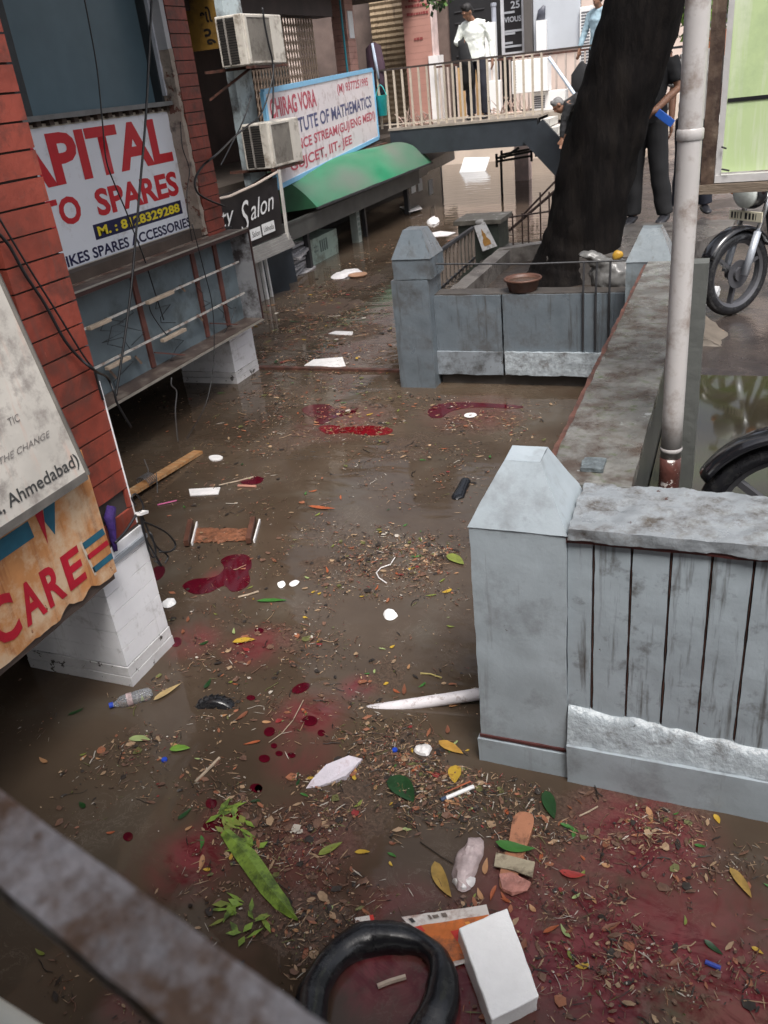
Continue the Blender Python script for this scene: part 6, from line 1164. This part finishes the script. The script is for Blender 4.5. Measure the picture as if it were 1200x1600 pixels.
for lab, mat, l, ratio, n in KIND:
    meshes = [leaf_mesh('leaf', l*s_, l*s_*ratio*r_, mat, .25, .18, 100+k+j) for j, (s_, r_) in enumerate(((1, 1), (.75, 1.3), (1.35, .8), (.6, 1)))]; k += 7
    for i, p in enumerate(scatter(n, rnd)):
        o = bpy.data.objects.new('leaf', meshes[i % 4]); COL.objects.link(o); f = rnd.uniform(.7, 1.2) * (1 + .12*max(0, p.y-4)); o.scale = (f, f, f)
        o.location = (p.x, p.y, .003); o.rotation_euler = (rnd.uniform(-.12, .12), rnd.uniform(-.12, .12), rnd.uniform(0, 6.28))
        tag(o, lab, 'leaf', lab.split(' floating')[0].replace('small ', '').replace('leaf', 'leaves') + ' adrift on the flood')
# fine litter: far too many bits to count
FINE = [M('litter_brown', (.12, .062, .04), .6, .4, 30), M('litter_tan', (.30, .20, .12), .6, .3, 30), M('litter_pale', (.42, .38, .33), .6, .2, 30), M('litter_dark', (.02, .014, .011), .6, .3, 30), M('litter_olive', (.10, .10, .03), .6, .3, 30), M('litter_orange', (.24, .09, .045), .6, .3, 30), M('litter_red', (.20, .02, .02), .5, .3, 30)]
m = MB(); rnd = random.Random(5)
for p in scatter(24000, rnd, .2, True):
    far = (1 + .22*max(0, p.y-3.5))*rnd.choice((.6, .7, .8, .9, 1, 1.1, 1.5)); a = rnd.uniform(0, 6.28); kind = rnd.random(); mi = rnd.choices(range(7), (36, 24, 9, 18, 8, 4, 3))[0]
    if kind < .5: l, wv = rnd.uniform(.008, .038)*far, rnd.uniform(.0010, .0028)*far       # slivers
    elif kind < .92: l, wv = rnd.uniform(.003, .010)*far, rnd.uniform(.002, .006)*far     # crumbs
    else: l, wv = rnd.uniform(.014, .032)*far, rnd.uniform(.006, .012)*far; mi = rnd.choice((0, 0, 3, 1, 5))  # leaf flakes
    u_ = Vector((cos(a), sin(a), 0))*l/2; v_ = Vector((-sin(a), cos(a), 0))*wv/2; c = Vector((p.x, p.y, .0035 + rnd.uniform(0, .004))); tz = Vector((0, 0, rnd.uniform(-.002, .004)))
    m.add([c-u_, c-u_*.2-v_*1.1+tz, c+u_*.7-v_*.7, c+u_+tz, c+u_*.3+v_, c-u_*.6+v_*.8], [(0, 1, 2, 3, 4, 5)], mi)
for p in scatter(420, rnd, .12, True):      # rootlets and twiglets
    far = 1 + .2*max(0, p.y-3.5); a = rnd.uniform(0, 6.28); l = rnd.uniform(.02, .085)*far; pts = []; q = Vector((p.x, p.y, .005))
    for k in range(5): pts.append(q.copy()); a += rnd.uniform(-.6, .6); q = q + Vector((cos(a), sin(a), 0))*l/4 + Vector((0, 0, rnd.uniform(-.001, .002)))
    m.tube(pts, rnd.uniform(.0008, .0022)*far, 4, rnd.choices(range(7), (44, 12, 4, 32, 6, 2, 0))[0])
for p in scatter(620, rnd, .1, True):       # soggy torn pieces
    far = 1 + .12*max(0, p.y-3.5); n_ = rnd.randrange(5, 9); R0 = rnd.uniform(.008, .024)*far; el = rnd.uniform(.4, 1); a0 = rnd.uniform(0, 6.28)
    vs = []
    for k in range(n_): q = 2*pi*k/n_; rr_ = R0*rnd.uniform(.6, 1.15); x, y = rr_*cos(q), rr_*el*sin(q); vs.append(Vector((p.x + x*cos(a0)-y*sin(a0), p.y + x*sin(a0)+y*cos(a0), .0035+rnd.uniform(0, .006))))
    m.add(vs, [tuple(range(n_))], rnd.choices(range(7), (30, 16, 5, 30, 12, 6, 4))[0])
m.build('floating_litter', FINE, kind='stuff', merge=False)
# ------------------------------------------------------------------ CABLES on the left building
def cable(label, pts, r=.006, mat=BLACK, sub=5):
    P = [Vector(p) for p in pts]; out = []
    for i in range(len(P)-1):
        a, b, c, d = P[max(i-1, 0)], P[i], P[i+1], P[min(i+2, len(P)-1)]
        for k in range(sub): t = k/sub; out.append(.5*((2*b)+(c-a)*t+(2*a-5*b+4*c-d)*t*t+(3*b-a-3*c+d)*t**3))
    out.append(P[-1]); m = MB(); m.tube(out, r, 6); return m.build('cable', mat, label=label, cat='cable', smooth=True)
cx = lambda x: (lambda *q: [on_x(px, py, x) for px, py in q])
cable('thick black cable hanging in front of the spares sign and light box', cx(-3.62)((238, -20), (234, 60), (228, 180), (218, 300), (206, 440), (196, 520), (184, 600), (181, 618)), .008)
cable('thin black cable wandering down over the red letters of the spares sign', cx(-3.9)((128, -20), (140, 40), (152, 110), (160, 190), (166, 250), (180, 290), (197, 330), (212, 370), (224, 400), (240, 450), (256, 500)), .005)
cable('black cable sagging across the red pillar under the grimy hoarding', cx(-2.285)((-5, 362), (15, 385), (40, 430), (70, 475), (100, 530), (125, 560), (150, 580)) + cx(-2.6)((168, 590), (178, 612), (184, 632), (205, 668)), .006)
cable('straight black cable running diagonally over the red pillar', cx(-2.285)((-5, 335), (40, 410), (90, 490), (130, 555), (148, 578)), .004)
cable('black cable running down the right edge of the nearest red pillar', cx(-2.300)((148, 580), (155, 605), (161, 625)), .005)
cable('thin cable hanging below the light box into the water', cx(-3.75)((268, 590), (268, 602), (276, 612), (274, 640), (276, 672), (278, 690)), .004, M('grey_wire', (.10, .10, .105)))
cable('thin cable hanging from the open light box to the floating plank', cx(-3.72)((300, 350), (318, 420), (332, 480), (334, 560), (322, 630), (290, 690), (272, 740)), .004)
cable('black cable looping from the second red pillar up to the air conditioners', cx(-3.95)((350, 322), (325, 312), (308, 300), (305, 280), (318, 258), (340, 240)) + [on_x(365, 215, -4.8), on_x(385, 198, -5.1), on_x(408, 178, -5.16), on_x(424, 130, -5.15), on_x(428, 100, -5.14)], .009)
cable('black cable draped over the front of the upper air conditioner', cx(-5.15)((410, 12), (414, 40), (420, 70), (426, 98), (427, 140), (426, 185)), .012)
cable('tangled thin cable beside the lower air conditioner', cx(-5.3)((392, 150), (385, 175), (375, 200), (362, 225), (352, 245), (345, 258)), .008)
cable('thin cable hanging down the inside of the open light box', cx(-3.9)((232, 470), (236, 488), (250, 510), (262, 525)), .004)
cable('thin black cable loop lying on the plaster strip by the spares sign', cx(-4.0)((282, 190), (285, 230), (296, 265), (292, 300), (295, 345), (303, 390), (308, 420)), .004)
# bundled cable hanging on the nearest pillar's edge
cb = thing('cable_bundle', 'tied bundle of black cable hanging on the right edge of the nearest pillar', 'cable', (-2.28, 2.54, .5))
bp_ = lambda *q: [on_x(px, py, -2.27) for px, py in q]
for i, q in enumerate((((212, 790), (206, 778), (212, 772), (222, 785), (224, 800), (216, 800)), ((218, 798), (222, 830), (236, 860), (246, 878), (252, 884)), ((214, 800), (224, 840), (240, 868), (248, 884), (240, 876)), ((220, 800), (232, 830), (246, 856), (262, 868), (258, 880)), ((222, 815), (240, 822), (258, 832), (270, 845), (272, 855), (262, 862), (248, 862)), ((216, 800), (226, 850), (234, 870), (240, 862), (232, 830)), ((180, 848), (196, 830), (208, 812), (216, 800)))):
    m = MB(); P = bp_(*q); out = []
    for a in range(len(P)-1):
        A, B, C_, D_ = P[max(a-1, 0)], P[a], P[a+1], P[min(a+2, len(P)-1)]
        for k in range(5): t = k/5; out.append(.5*((2*B)+(C_-A)*t+(2*A-5*B+4*C_-D_)*t*t+(3*B-A-3*C_+D_)*t**3) + Vector((.006*(i % 3), 0, 0)))
    out.append(P[-1]); m.tube(out, .0045 if i < 6 else .006, 6); m.build('cable_loop', BLACK, cb, smooth=True)
m = MB(); P = bp_((212, 803), (224, 799)); m.bar(P[0]+Vector((.012, 0, 0)), P[1]+Vector((.012, 0, 0)), .03, .012); m.build('white_tie', WP, cb)
